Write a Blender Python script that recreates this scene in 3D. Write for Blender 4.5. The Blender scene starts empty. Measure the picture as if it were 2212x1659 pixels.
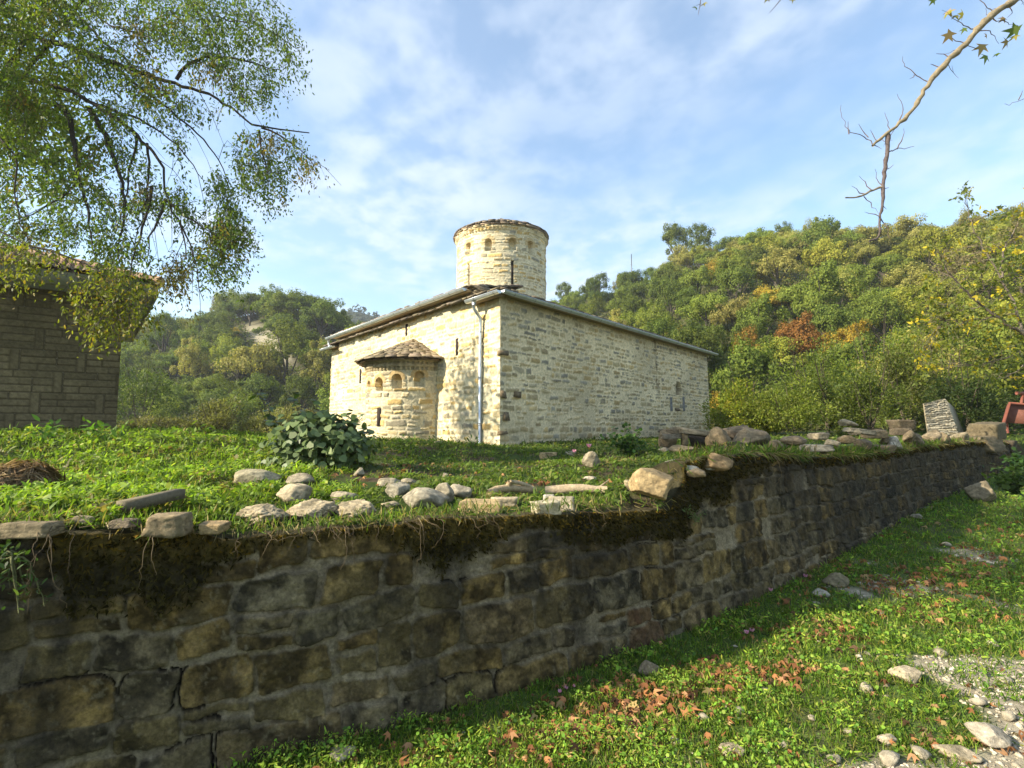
import bpy, math, random
import numpy as np
from mathutils import Vector, Matrix

S = bpy.context.scene
COL = S.collection
rad = math.radians

# ------------------------------------------------------------------ camera, sky, sun, exposure
F, CX, CY, EYE = 1100.0, 1106.0, 829.5, 1.7      # focal length and centre in the photograph's own pixels (2212 wide)
PITCH = math.atan(90.0 / 1100.0)
cam_d = bpy.data.cameras.new('camera')
cam = bpy.data.objects.new('camera', cam_d); COL.objects.link(cam)
cam.location = (0, 0, EYE); cam.rotation_euler = (rad(90) + PITCH, 0, 0)
cam_d.sensor_width = 36.0; cam_d.lens = 36.0 * F / 2212.0
cam_d.clip_start = 0.05; cam_d.clip_end = 20000
S.camera = cam

SUN_EL = rad(31.0)
SUN_H = np.array([-0.956, -0.292]); SUN_H /= np.linalg.norm(SUN_H)
sun_vec = Vector((SUN_H[0] * math.cos(SUN_EL), SUN_H[1] * math.cos(SUN_EL), math.sin(SUN_EL)))
sl = bpy.data.lights.new('sun', 'SUN'); sl.energy = 5.0; sl.angle = rad(0.55); sl.color = (1.0, 0.90, 0.72)
so = bpy.data.objects.new('sun', sl); COL.objects.link(so)
so.location = sun_vec * 60
so.rotation_euler = sun_vec.to_track_quat('Z', 'Y').to_euler()

w = bpy.data.worlds.new('World'); S.world = w; w.use_nodes = True
nt = w.node_tree; nt.nodes.clear()
def wn(t, **k):
    n = nt.nodes.new(t)
    for a, b in k.items(): setattr(n, a, b)
    return n
L = nt.links.new
wout = wn('ShaderNodeOutputWorld'); bg = wn('ShaderNodeBackground'); bg.inputs[1].default_value = 0.11
sky = wn('ShaderNodeTexSky', sky_type='NISHITA', sun_disc=False)
sky.sun_elevation = SUN_EL; sky.sun_rotation = math.atan2(SUN_H[0], SUN_H[1])
sky.air_density = 1.15; sky.dust_density = 0.6; sky.ozone_density = 1.4
tc = wn('ShaderNodeTexCoord'); sep = wn('ShaderNodeSeparateXYZ'); L(tc.outputs['Generated'], sep.inputs[0])
def mth(op, a, b=None, clamp=False):
    n = wn('ShaderNodeMath', operation=op); n.use_clamp = clamp
    for i, v in enumerate((a, b)):
        if v is None: continue
        if isinstance(v, (int, float)): n.inputs[i].default_value = v
        else: L(v, n.inputs[i])
    return n.outputs[0]
zz = mth('ADD', mth('MAXIMUM', sep.outputs[2], 0.0), 0.10)
px_ = mth('DIVIDE', sep.outputs[0], zz); py_ = mth('DIVIDE', sep.outputs[1], zz)
cmb = wn('ShaderNodeCombineXYZ'); L(px_, cmb.inputs[0]); L(py_, cmb.inputs[1])
def cloud_noise(scale, detail, rough, off, sx=1.0, sy=1.0, rot=0.0, dist=0.0):
    mp = wn('ShaderNodeMapping'); L(cmb.outputs[0], mp.inputs[0])
    mp.inputs['Location'].default_value = off; mp.inputs['Scale'].default_value = (sx, sy, 1); mp.inputs['Rotation'].default_value = (0, 0, rot)
    n = wn('ShaderNodeTexNoise'); n.inputs['Scale'].default_value = scale; n.inputs['Detail'].default_value = detail
    n.inputs['Roughness'].default_value = rough; n.inputs['Distortion'].default_value = dist
    L(mp.outputs[0], n.inputs['Vector']); return n.outputs[0]
def mrange(v, a, b, c=0.0, d=1.0):
    n = wn('ShaderNodeMapRange', interpolation_type='SMOOTHSTEP'); L(v, n.inputs[0])
    for i, x in zip((1, 2, 3, 4), (a, b, c, d)): n.inputs[i].default_value = x
    return n.outputs[0]
n_big = cloud_noise(0.75, 3, 0.5, (3.1, 1.7, 0), 1, 1, 0.5)
n_mid = cloud_noise(3.0, 5, 0.55, (0.4, 2.2, 0), 1.0, 0.8, 0.6, 0.25)
n_fine = cloud_noise(8.0, 3, 0.5, (5.0, 1.0, 0), 1.0, 0.85, 0.6, 0.15)
mix1 = mth('ADD', mth('MULTIPLY', n_mid, 0.58), mth('MULTIPLY', n_fine, 0.42))
patch = mrange(mix1, 0.38, 0.64)
veil = mrange(n_big, 0.32, 0.62, 0.15, 1.0)
fac = mth('ADD', mth('ADD', mth('MULTIPLY', mth('MULTIPLY', patch, veil), 0.62), mth('MULTIPLY', veil, 0.12)), 0.06, True)
cm = wn('ShaderNodeMixRGB'); cm.inputs[2].default_value = (4.0, 4.45, 5.1, 1)
L(fac, cm.inputs[0])
tint = wn('ShaderNodeMixRGB', blend_type='MULTIPLY'); tint.inputs[0].default_value = 1.0; tint.inputs[2].default_value = (0.95, 1.10, 1.15, 1)
L(sky.outputs[0], tint.inputs[1]); L(tint.outputs[0], cm.inputs[1])
L(cm.outputs[0], bg.inputs[0]); L(bg.outputs[0], wout.inputs[0])

S.view_settings.view_transform = 'Standard'; S.view_settings.look = 'None'; S.view_settings.gamma = 1.0
S.view_settings.use_curve_mapping = False; S.view_settings.exposure = 1.2
S.render.engine = 'CYCLES'
cy = S.cycles
cy.max_bounces = 5; cy.diffuse_bounces = 3; cy.glossy_bounces = 2; cy.transmission_bounces = 4; cy.transparent_max_bounces = 6
cy.caustics_reflective = False; cy.caustics_refractive = False

# ------------------------------------------------------------------ helpers
cp, sp_ = math.cos(PITCH), math.sin(PITCH)
def ray(px, py):
    r = (np.asarray(px, float) - CX) / F; u = -(np.asarray(py, float) - CY) / F
    f = cp - sp_ * u
    return np.stack(np.broadcast_arrays(r / f, np.ones_like(f), (sp_ + cp * u) / f), -1)      # Y component 1
def at(px, py, Y):
    d = ray(px, py); return np.array([0, 0, EYE]) + d * np.asarray(Y, float)[..., None]
def project(P):
    X, Y, Z = P[..., 0], P[..., 1], P[..., 2] - EYE
    fw = Y * cp + Z * sp_; up = -Y * sp_ + Z * cp
    fw = np.where(fw < 1e-3, 1e-3, fw)
    return CX + F * X / fw, CY - F * up / fw

def _h(ix, iy, iz, seed):
    n = (ix.astype(np.int64) * 374761393 + iy.astype(np.int64) * 668265263 + iz.astype(np.int64) * 2147483647 + seed * 974634777) & 0xFFFFFFFF
    n = ((n ^ (n >> 13)) * 1274126177) & 0xFFFFFFFF
    n = ((n ^ (n >> 16)) * 2246822519) & 0xFFFFFFFF
    return (n ^ (n >> 15)).astype(np.float64) / 4294967295.0
def vn(x, y, seed=0):
    x = np.asarray(x, float); y = np.asarray(y, float); x, y = np.broadcast_arrays(x, y)
    ix = np.floor(x); iy = np.floor(y); fx = x - ix; fy = y - iy
    fx = fx * fx * (3 - 2 * fx); fy = fy * fy * (3 - 2 * fy); o = np.zeros_like(ix)
    a = _h(ix, iy, o, seed); b = _h(ix + 1, iy, o, seed); c = _h(ix, iy + 1, o, seed); d = _h(ix + 1, iy + 1, o, seed)
    return (a * (1 - fx) + b * fx) * (1 - fy) + (c * (1 - fx) + d * fx) * fy
def fbm(x, y, seed=0, oct=4, gain=0.5):
    s = 0; a = 1; t = 0; f = 1
    for i in range(oct):
        s = s + a * vn(np.asarray(x) * f + i * 17.3, np.asarray(y) * f + i * 9.1, seed + i); t += a; a *= gain; f *= 2.03
    return s / t
def vn3(P, seed=0):
    ix = np.floor(P); f = P - ix; f = f * f * (3 - 2 * f); r = 0
    for dx in (0, 1):
        for dy in (0, 1):
            for dz in (0, 1):
                wt = (f[:, 0] if dx else 1 - f[:, 0]) * (f[:, 1] if dy else 1 - f[:, 1]) * (f[:, 2] if dz else 1 - f[:, 2])
                r = r + wt * _h(ix[:, 0] + dx, ix[:, 1] + dy, ix[:, 2] + dz, seed)
    return r
def fbm3(P, seed=0, oct=3):
    s = 0; a = 1; t = 0
    for i in range(oct):
        s = s + a * vn3(P * 2.03 ** i + i * 7.7, seed + i); t += a; a *= 0.5
    return s / t
def sstep(a, b, x):
    t = np.clip((x - a) / (b - a), 0, 1); return t * t * (3 - 2 * t)

def mesh_from(name, V, faces, col=None, mat=None, parent=None, smooth=False):
    """V (n,3); faces = (m,k) int array or list of such arrays; col (n,3) linear colours stored as attribute Col"""
    V = np.ascontiguousarray(V, dtype=np.float32).reshape(-1, 3)
    if not isinstance(faces, list): faces = [faces]
    faces = [np.asarray(f, dtype=np.int32) for f in faces if len(f)]
    me = bpy.data.meshes.new(name)
    me.vertices.add(len(V)); me.vertices.foreach_set('co', V.ravel())
    tot = np.concatenate([np.full(len(f), f.shape[1], np.int32) for f in faces])
    idx = np.concatenate([f.ravel() for f in faces])
    start = np.concatenate([[0], np.cumsum(tot)[:-1]]).astype(np.int32)
    me.loops.add(len(idx)); me.loops.foreach_set('vertex_index', idx)
    me.polygons.add(len(tot)); me.polygons.foreach_set('loop_start', start); me.polygons.foreach_set('loop_total', tot)
    if smooth: me.polygons.foreach_set('use_smooth', np.ones(len(tot), bool))
    me.update(calc_edges=True)
    if col is not None:
        c = np.ones((len(V), 4), np.float32); c[:, :3] = np.broadcast_to(col, (len(V), 3))
        at_ = me.attributes.new('Col', 'FLOAT_COLOR', 'POINT'); at_.data.foreach_set('color', c.ravel())
    if mat is not None: me.materials.append(mat)
    o = bpy.data.objects.new(name, me); COL.objects.link(o)
    if parent is not None: o.parent = parent; o.matrix_parent_inverse = parent.matrix_world.inverted() if False else Matrix.Translation(-Vector(parent.location))
    return o
def tag(o, label=None, cat=None, group=None, kind=None):
    if label: o['label'] = label
    if cat: o['category'] = cat
    if group: o['group'] = group
    if kind: o['kind'] = kind
    return o
def empty(name, loc, label=None, cat=None, group=None, kind=None):
    o = bpy.data.objects.new(name, None); COL.objects.link(o); o.location = tuple(float(v) for v in loc); o.empty_display_size = 0.3
    return tag(o, label, cat, group, kind)
def grid_faces(nu, nv, off=0, wrap=False):
    i = np.arange(nu if wrap else nu - 1)[:, None]; j = np.arange(nv - 1)[None, :]; i2 = (i + 1) % nu
    return np.stack(np.broadcast_arrays(i * nv + j, i2 * nv + j, i2 * nv + j + 1, i * nv + j + 1), -1).reshape(-1, 4) + off
def grid_obj(name, P, col=None, mat=None, parent=None, smooth=True, wrap=False, flip=False):
    nu, nv = P.shape[:2]; f = grid_faces(nu, nv, 0, wrap)
    if flip: f = f[:, ::-1]
    return mesh_from(name, P.reshape(-1, 3), f, None if col is None else np.asarray(col).reshape(-1, 3), mat, parent, smooth)

class MB:
    """collects boxes, prisms and tubes into one mesh"""
    def __init__(s): s.V = []; s.F = {}; s.C = []; s.n = 0
    def add(s, V, F, col=(1, 1, 1)):
        V = np.asarray(V, float).reshape(-1, 3)
        for f in F: s.F.setdefault(len(f), []).append([a + s.n for a in f])
        s.V.append(V); s.C.append(np.broadcast_to(np.asarray(col, float), (len(V), 3))); s.n += len(V)
    def hexa(s, c8, col=(1, 1, 1)):
        s.add(c8, [(0, 3, 2, 1), (4, 5, 6, 7), (0, 1, 5, 4), (1, 2, 6, 5), (2, 3, 7, 6), (3, 0, 4, 7)], col)
    def box(s, o, a, b, c, col=(1, 1, 1)):
        o, a, b, c = (np.asarray(v, float) for v in (o, a, b, c))
        s.hexa([o, o + a, o + a + b, o + b, o + c, o + a + c, o + a + b + c, o + b + c], col)
    def tube(s, pts, r, n=6, col=(1, 1, 1), cap=True):
        pts = np.asarray(pts, float); m = len(pts); r = np.broadcast_to(np.asarray(r, float), (m,))
        T = np.gradient(pts, axis=0); T /= np.linalg.norm(T, axis=1, keepdims=True) + 1e-9
        ref = np.array([0, 0, 1.0]) if abs(T[0, 2]) < 0.8 else np.array([1.0, 0, 0]); A = np.zeros_like(T); a = np.cross(T[0], ref)
        for i in range(m):
            a = a - (a @ T[i]) * T[i]; a = a / (np.linalg.norm(a) + 1e-9); A[i] = a
        B = np.cross(T, A)
        th = np.arange(n) * 2 * math.pi / n
        V = pts[:, None] + r[:, None, None] * (A[:, None] * np.cos(th)[None, :, None] + B[:, None] * np.sin(th)[None, :, None])
        Fc = [(i * n + j, i * n + (j + 1) % n, (i + 1) * n + (j + 1) % n, (i + 1) * n + j) for i in range(m - 1) for j in range(n)]
        if cap: Fc += [tuple(range(n)), tuple((m - 1) * n + j for j in range(n))[::-1]]
        s.add(V, Fc, col)
    def build(s, name, mat, parent=None, smooth=False):
        return mesh_from(name, np.concatenate(s.V), [np.array(v) for v in s.F.values()], np.concatenate(s.C), mat, parent, smooth)

# ------------------------------------------------------------------ materials
def new_mat(name):
    m = bpy.data.materials.new(name); m.use_nodes = True; t = m.node_tree; t.nodes.clear()
    o = t.nodes.new('ShaderNodeOutputMaterial'); return m, t, o
def attr_mat(name, rough=0.9, nscale=30.0, namt=0.35, bump=0.3, bscale=60.0, bdist=0.01, spec=0.2, metal=0.0, tint=(1, 1, 1)):
    """surface whose own colours are stored per vertex; fine grain and roughness on top"""
    m, t, o = new_mat(name); N = t.nodes.new; l = t.links.new
    b = N('ShaderNodeBsdfPrincipled'); b.inputs['Roughness'].default_value = rough; b.inputs['Specular IOR Level'].default_value = spec; b.inputs['Metallic'].default_value = metal
    a = N('ShaderNodeAttribute'); a.attribute_name = 'Col'
    g = N('ShaderNodeTexCoord'); n = N('ShaderNodeTexNoise'); n.inputs['Scale'].default_value = nscale; n.inputs['Detail'].default_value = 5; n.inputs['Roughness'].default_value = 0.65
    l(g.outputs['Object'], n.inputs['Vector'])
    r = N('ShaderNodeMapRange'); r.inputs[1].default_value = 0.25; r.inputs[2].default_value = 0.75; r.inputs[3].default_value = 1 - namt; r.inputs[4].default_value = 1 + namt
    l(n.outputs[0], r.inputs[0])
    x = N('ShaderNodeMixRGB'); x.blend_type = 'MULTIPLY'; x.inputs[0].default_value = 1; l(a.outputs['Color'], x.inputs[1]); l(r.outputs[0], x.inputs[2])
    y = N('ShaderNodeMixRGB'); y.blend_type = 'MULTIPLY'; y.inputs[0].default_value = 1; l(x.outputs[0], y.inputs[1]); y.inputs[2].default_value = (*tint, 1)
    l(y.outputs[0], b.inputs['Base Color'])
    n2 = N('ShaderNodeTexNoise'); n2.inputs['Scale'].default_value = bscale; n2.inputs['Detail'].default_value = 6; n2.inputs['Roughness'].default_value = 0.7; l(g.outputs['Object'], n2.inputs['Vector'])
    bp = N('ShaderNodeBump'); bp.inputs['Strength'].default_value = bump; bp.inputs['Distance'].default_value = bdist; l(n2.outputs[0], bp.inputs['Height']); l(bp.outputs[0], b.inputs['Normal'])
    l(b.outputs[0], o.inputs[0]); return m
def leaf_mat(name, base=(1, 1, 1), trans=0.4, rough=0.55, hue=0.02, val=0.25, spec=0.25):
    """leaf colour times the per-leaf tone in Col, a small shift per plant, light passing through"""
    m, t, o = new_mat(name); N = t.nodes.new; l = t.links.new
    a = N('ShaderNodeAttribute'); a.attribute_name = 'Col'
    x = N('ShaderNodeMixRGB'); x.blend_type = 'MULTIPLY'; x.inputs[0].default_value = 1; x.inputs[2].default_value = (*base, 1); l(a.outputs['Color'], x.inputs[1])
    oi = N('ShaderNodeObjectInfo'); hs = N('ShaderNodeHueSaturation')
    r1 = N('ShaderNodeMapRange'); r1.inputs[3].default_value = 0.5 - hue; r1.inputs[4].default_value = 0.5 + hue; l(oi.outputs['Random'], r1.inputs[0]); l(r1.outputs[0], hs.inputs['Hue'])
    mm = N('ShaderNodeMath'); mm.operation = 'FRACT'; m2 = N('ShaderNodeMath'); m2.operation = 'MULTIPLY'; m2.inputs[1].default_value = 7.13; l(oi.outputs['Random'], m2.inputs[0]); l(m2.outputs[0], mm.inputs[0])
    r2 = N('ShaderNodeMapRange'); r2.inputs[3].default_value = 1 - val; r2.inputs[4].default_value = 1 + val; l(mm.outputs[0], r2.inputs[0]); l(r2.outputs[0], hs.inputs['Value'])
    l(x.outputs[0], hs.inputs['Color'])
    b = N('ShaderNodeBsdfPrincipled'); b.inputs['Roughness'].default_value = rough; b.inputs['Specular IOR Level'].default_value = spec; l(hs.outputs[0], b.inputs['Base Color'])
    tr = N('ShaderNodeBsdfTranslucent')
    y = N('ShaderNodeMixRGB'); y.blend_type = 'MULTIPLY'; y.inputs[0].default_value = 1; y.inputs[2].default_value = (1.12, 1.2, 0.5, 1); l(hs.outputs[0], y.inputs[1]); l(y.outputs[0], tr.inputs[0])
    mx = N('ShaderNodeMixShader'); mx.inputs[0].default_value = trans; l(b.outputs[0], mx.inputs[1]); l(tr.outputs[0], mx.inputs[2]); l(mx.outputs[0], o.inputs[0])
    return m
M = {}
M['masonry'] = attr_mat('church_masonry', 0.92, 14, 0.28, 0.8, 40, 0.025)
M['wallstone'] = attr_mat('retaining_masonry', 0.93, 60, 0.5, 1.0, 130, 0.014)
M['block'] = attr_mat('concrete_block', 0.95, 60, 0.3, 0.5, 150, 0.008)
M['rock'] = attr_mat('rough_rock', 0.93, 22, 0.42, 0.8, 45, 0.02)
M['slate'] = attr_mat('roof_slate', 0.8, 20, 0.35, 0.5, 50, 0.01)
M['tile'] = attr_mat('clay_tile', 0.85, 12, 0.4, 0.4, 60, 0.01)
M['zinc'] = attr_mat('zinc_metal', 0.42, 6, 0.16, 0.08, 20, 0.004, 0.5, 0.75)
M['dark'] = attr_mat('dark_opening', 0.9, 10, 0.2, 0.0)
M['paint'] = attr_mat('painted_board', 0.8, 8, 0.15, 0.2)
M['bark'] = attr_mat('bark', 0.95, 25, 0.45, 0.8, 60, 0.015)
M['soil'] = attr_mat('earth', 0.97, 18, 0.45, 0.9, 45, 0.02, 0.1)
M['far'] = attr_mat('far_ground', 0.97, 0.6, 0.3, 0.6, 1.5, 0.3, 0.1)
M['rust'] = attr_mat('rust_paint', 0.7, 9, 0.25, 0.3)
M['leaf'] = leaf_mat('leaf', (1, 1, 1), 0.48)
M['leaf_far'] = leaf_mat('tree_foliage', (1, 1, 1), 0.40, 0.7, 0.012, 0.22, 0.1)
M['leaf_dull'] = leaf_mat('dull_leaf', (1, 1, 1), 0.22, 0.5, 0.0, 0.0, 0.35)
M['dry'] = leaf_mat('dry_leaf', (1, 1, 1), 0.18, 0.75, 0.0, 0.0, 0.15)
M['moss'] = leaf_mat('moss_fuzz', (1, 1, 1), 0.15, 0.95, 0.0, 0.0, 0.02)
# ------------------------------------------------------------------ terrain: track below, terrace above, the wall line between
def road_z(x, y):
    x = np.asarray(x, float); y = np.asarray(y, float)
    yy = np.clip(y - 5, 0, 12)
    return 0.012 * yy ** 1.6 + 0.05 * (fbm(x * 0.7, y * 0.7, 5, 3) - 0.5) + 0.02 * (fbm(x * 3, y * 3, 6, 2) - 0.5)
def solve_road(px, py):
    d = ray(px, py); y = 3.0
    for _ in range(60): y = 0.5 * y + 0.5 * min(60, (EYE - float(road_z(d[0] * y, y))) / max(1e-3, -d[2]))
    return np.array([d[0] * y, y, EYE + d[2] * y])
_bp = [(480, 1659), (1000, 1530), (1450, 1385), (1600, 1310), (1800, 1212), (2000, 1092), (2190, 1012)]
_b = [solve_road(*p) for p in _bp]
WX = np.array([-60, -30, -14, -6, -3.4] + [p[0] for p in _b]); WY = np.array([-18, -8.0, -2.6, 0.65, 1.80] + [p[1] for p in _b])
WEND = _b[-1].copy()
for k in (2, 5, 10, 20, 45, 90):
    WX = np.append(WX, WEND[0] + k); WY = np.append(WY, WEND[1] + 0.62 * k)
def _smooth(a, k):
    for _ in range(k): a[1:-1] = 0.25 * a[:-2] + 0.5 * a[1:-1] + 0.25 * a[2:]
    return a
_xx = np.arange(-60, 100, 0.2); _yy = _smooth(np.interp(_xx, WX, WY), 14)
def wall_y(x): return np.interp(x, _xx, _yy)
_sl = np.concatenate([[0], np.cumsum(np.hypot(np.diff(_xx), np.diff(_yy)))])
S0 = np.interp(0.0, _xx, _sl); _sl = _sl - S0                     # s = 0 where the wall crosses x = 0
def wall_pt(s):
    x = np.interp(s, _sl, _xx); y = np.interp(s, _sl, _yy)
    x2 = np.interp(np.asarray(s) + 0.3, _sl, _xx) - np.interp(np.asarray(s) - 0.3, _sl, _xx); y2 = np.interp(np.asarray(s) + 0.3, _sl, _yy) - np.interp(np.asarray(s) - 0.3, _sl, _yy)
    n = np.hypot(x2, y2); return x, y, -y2 / n, x2 / n              # point and the unit normal pointing into the terrace
def s_of_x(x): return np.interp(x, _xx, _sl)
def s_of_px(px):                                                   # where the column px of the picture meets the wall's foot
    xs = np.arange(-3, 16, 0.01); ppx, _ = project(np.stack([xs, wall_y(xs), 0 * xs], -1)); return float(s_of_x(np.interp(px, ppx, xs)))
_top = [(-300, 1150, 0), (0, 1150, 0), (300, 1168, 0), (480, 1172, 0), (760, 1150, 0), (1000, 1128, 0), (1250, 1112, 0), (1440, 1100, 0), (1475, 1092, 0), (1515, 1005, 0), (1560, 992, 0), (1650, 985, 0), (1750, 990, 0), (1850, 988, 0), (1950, 978, 0), (2060, 962, 0), (2110, 955, 0), (2195, 958, 0)]
_ts, _tz = [-40.0, -8.0], [1.25, 1.2]
for (px, py, _) in _top:
    if px < 0: continue
    s = s_of_px(px); x, y, nx, ny = wall_pt(s); d = ray(px, py)
    _ts.append(s); _tz.append(EYE + float(d[2]) * float(y))
S_END = s_of_px(2196)
_ts += [S_END + 0.6, S_END + 3]; _tz += [float(_tz[-1]) - 0.5, float(road_z(WEND[0] + 3, WEND[1] + 2))]
def wall_top(s): return np.interp(s, _ts, _tz)

_ctl = [(-40, 940, 9), (100, 938, 9), (300, 940, 9.5), (560, 952, 10), (100, 1040, 5), (400, 1030, 5.2), (690, 1015, 6.3), (900, 962, 11), (820, 958, 13), (1080, 966, 14.0), (1080, 1002, 9), (1080, 1040, 6.3), (1300, 1002, 8),
        (1350, 972, 9.5), (1500, 985, 8.5), (1440, 978, 10), (1250, 985, 10.5), (1600, 962, 9), (1800, 955, 11), (2000, 942, 14), (650, 1060, 4.8), (1250, 1058, 5.6), (1400, 1062, 6.0), (1750, 968, 9)]
_cp = np.array([at(*c) for c in _ctl])
_cp = np.vstack([_cp, [(-9, 12, 1.5), (-14, 14, 1.5), (-12, 6, 1.45), (-9, 24, 1.2), (-4, 20, 1.15), (4, 20, 1.15), (11, 26, 1.2), (18, 20, 1.5), (24, 28, 1.6), (0, 34, .9), (-20, 30, 1.0), (30, 40, 1.2), (-30, 12, 1.6), (-20, 0, 1.4)]])
_es = np.concatenate([np.linspace(-12, -2.5, 8), np.linspace(-2.2, S_END, 36)]); _ex, _ey, _en, _em = wall_pt(_es)
_cp = np.vstack([_cp, np.stack([_ex + _en * .35, _ey + _em * .35, wall_top(_es) + 0.0], -1)])
def terr_base(x, y):
    x = np.asarray(x, float); y = np.asarray(y, float); sh = x.shape; x = x.ravel(); y = y.ravel(); out = np.empty(len(x))
    for i in range(0, len(x), 20000):
        dx = x[i:i + 20000, None] - _cp[None, :, 0]; dy = y[i:i + 20000, None] - _cp[None, :, 1]
        wt = 1.0 / (dx * dx + dy * dy + 0.25) ** 1.7; out[i:i + 20000] = (wt * _cp[None, :, 2]).sum(1) / wt.sum(1)
    far = np.clip((y - 30) / 30, 0, 1); out = out - 9 * far ** 1.5
    return out.reshape(sh)
def terr_z(x, y):
    return terr_base(x, y) + 0.10 * (fbm(np.asarray(x) * 0.8, np.asarray(y) * 0.8, 21, 3) - 0.5) + 0.05 * (fbm(np.asarray(x) * 3, np.asarray(y) * 3, 22, 2) - 0.5)
def on_terrace(x, y): return np.asarray(y) > wall_y(x)
def ground_z(x, y):
    return np.where(on_terrace(x, y), terr_z(x, y), road_z(x, y))
def hit(px, py, y0=1.5, y1=40.0):
    """where the line of sight through a pixel meets the track or the terrace"""
    d = ray(px, py); ys = np.exp(np.linspace(math.log(y0), math.log(y1), 1600)); X = d[0] * ys; Z = EYE + d[2] * ys
    g = ground_z(X, ys); b = np.nonzero(Z < g)[0]
    k = b[0] if len(b) else len(ys) - 1
    return np.array([X[k], ys[k], g[k]])

GRASS = np.array([0.055, 0.085, 0.018]); EARTH = np.array([0.10, 0.075, 0.045]); GRAV = np.array([0.36, 0.31, 0.22])
def gravel_mask(x, y):
    """bare stony patches of the track: away from the wall, thickest to the right"""
    d = (y - wall_y(x)); n = fbm(np.asarray(x) * 0.9 + 3, np.asarray(y) * 0.9, 31, 4)
    return sstep(0.575, 0.70, n - 0.04 + 0.10 * sstep(-1.2, -2.6, d) + 0.05 * sstep(1.0, 3.0, x) - 0.14 * sstep(-1.4, -0.4, d) - 0.12 * sstep(0.9, -0.3, x))
# the track: one sheet from the wall's foot towards and past the camera
xs = np.concatenate([np.arange(-60, -6, 2.0), np.arange(-6, 16, 0.07), np.arange(16, 90, 2.0)])
ts = np.concatenate([[0.5, 0.25], -np.geomspace(0.02, 1.0, 24), -np.linspace(1.05, 6, 75), -np.geomspace(6.3, 60, 22)])
X = np.repeat(xs[:, None], len(ts), 1); Y = wall_y(xs)[:, None] + ts[None, :]
Z = road_z(X, Y); g = gravel_mask(X, Y); Z = Z + 0.012 * g * (vn(X * 16, Y * 16, 41) - 0.3)
n1 = fbm(X * 2.2, Y * 2.2, 33, 3)[..., None]
C = GRASS * (1.0 + 0.9 * n1); C = C * (1 - 0.5 * sstep(0.5, 0.7, n1)) + EARTH * 0.5 * sstep(0.5, 0.7, n1)
C = C * (1 - g[..., None]) + GRAV * (0.65 + 0.5 * vn(X * 25, Y * 25, 42)[..., None]) * g[..., None]
tag(grid_obj('track', np.stack([X, Y, Z], -1), C, M['soil'], smooth=True), kind='structure')
# the terrace: one sheet from the wall's top back to the foot of the hills
ss = np.concatenate([np.arange(-40, -8, 2.0), np.arange(-8, 24, 0.12), np.arange(24, 70, 2.0)])
wx, wy, nx, ny = wall_pt(ss); ts = np.concatenate([[0.12, 0.2, 0.28], np.arange(0.34, 7, 0.09), np.geomspace(7.1, 60, 50)])
nx0, ny0 = -0.62, 0.785
kk = np.clip(ts / 3, 0, 1)[None, :]
X = wx[:, None] + ts[None, :] * (nx[:, None] * (1 - kk) + nx0 * kk); Y = wy[:, None] + ts[None, :] * (ny[:, None] * (1 - kk) + ny0 * kk)
Z = terr_z(X, Y); lim = wall_top(ss)[:, None] - 0.03; k2 = sstep(0.55, 0.2, ts)[None, :]; Z = Z * (1 - k2) + np.minimum(Z, lim) * k2
n1 = fbm(X * 1.6, Y * 1.6, 35, 4)[..., None]
C = GRASS * (0.55 + 0.6 * n1) * (1 - sstep(0.5, 0.66, n1)) + EARTH * (0.4 + 0.5 * vn(X * 9, Y * 9, 3)[..., None]) * sstep(0.5, 0.66, n1)
tag(grid_obj('terrace', np.stack([X, Y, Z], -1), C, M['soil'], flip=True), kind='structure')
# valley floor out to the horizon
a = np.linspace(0, 2 * math.pi, 49)[:-1]; rr = np.array([0.1, 40, 120, 400, 900, 1500])
P = np.stack([rr[None, :] * np.cos(a)[:, None], rr[None, :] * np.sin(a)[:, None], np.broadcast_to(-9.0 - 0 * rr[None, :], (48, 6))], -1)
tag(grid_obj('ground', P, np.array([0.06, 0.075, 0.03]), M['far'], wrap=True), kind='structure')

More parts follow.
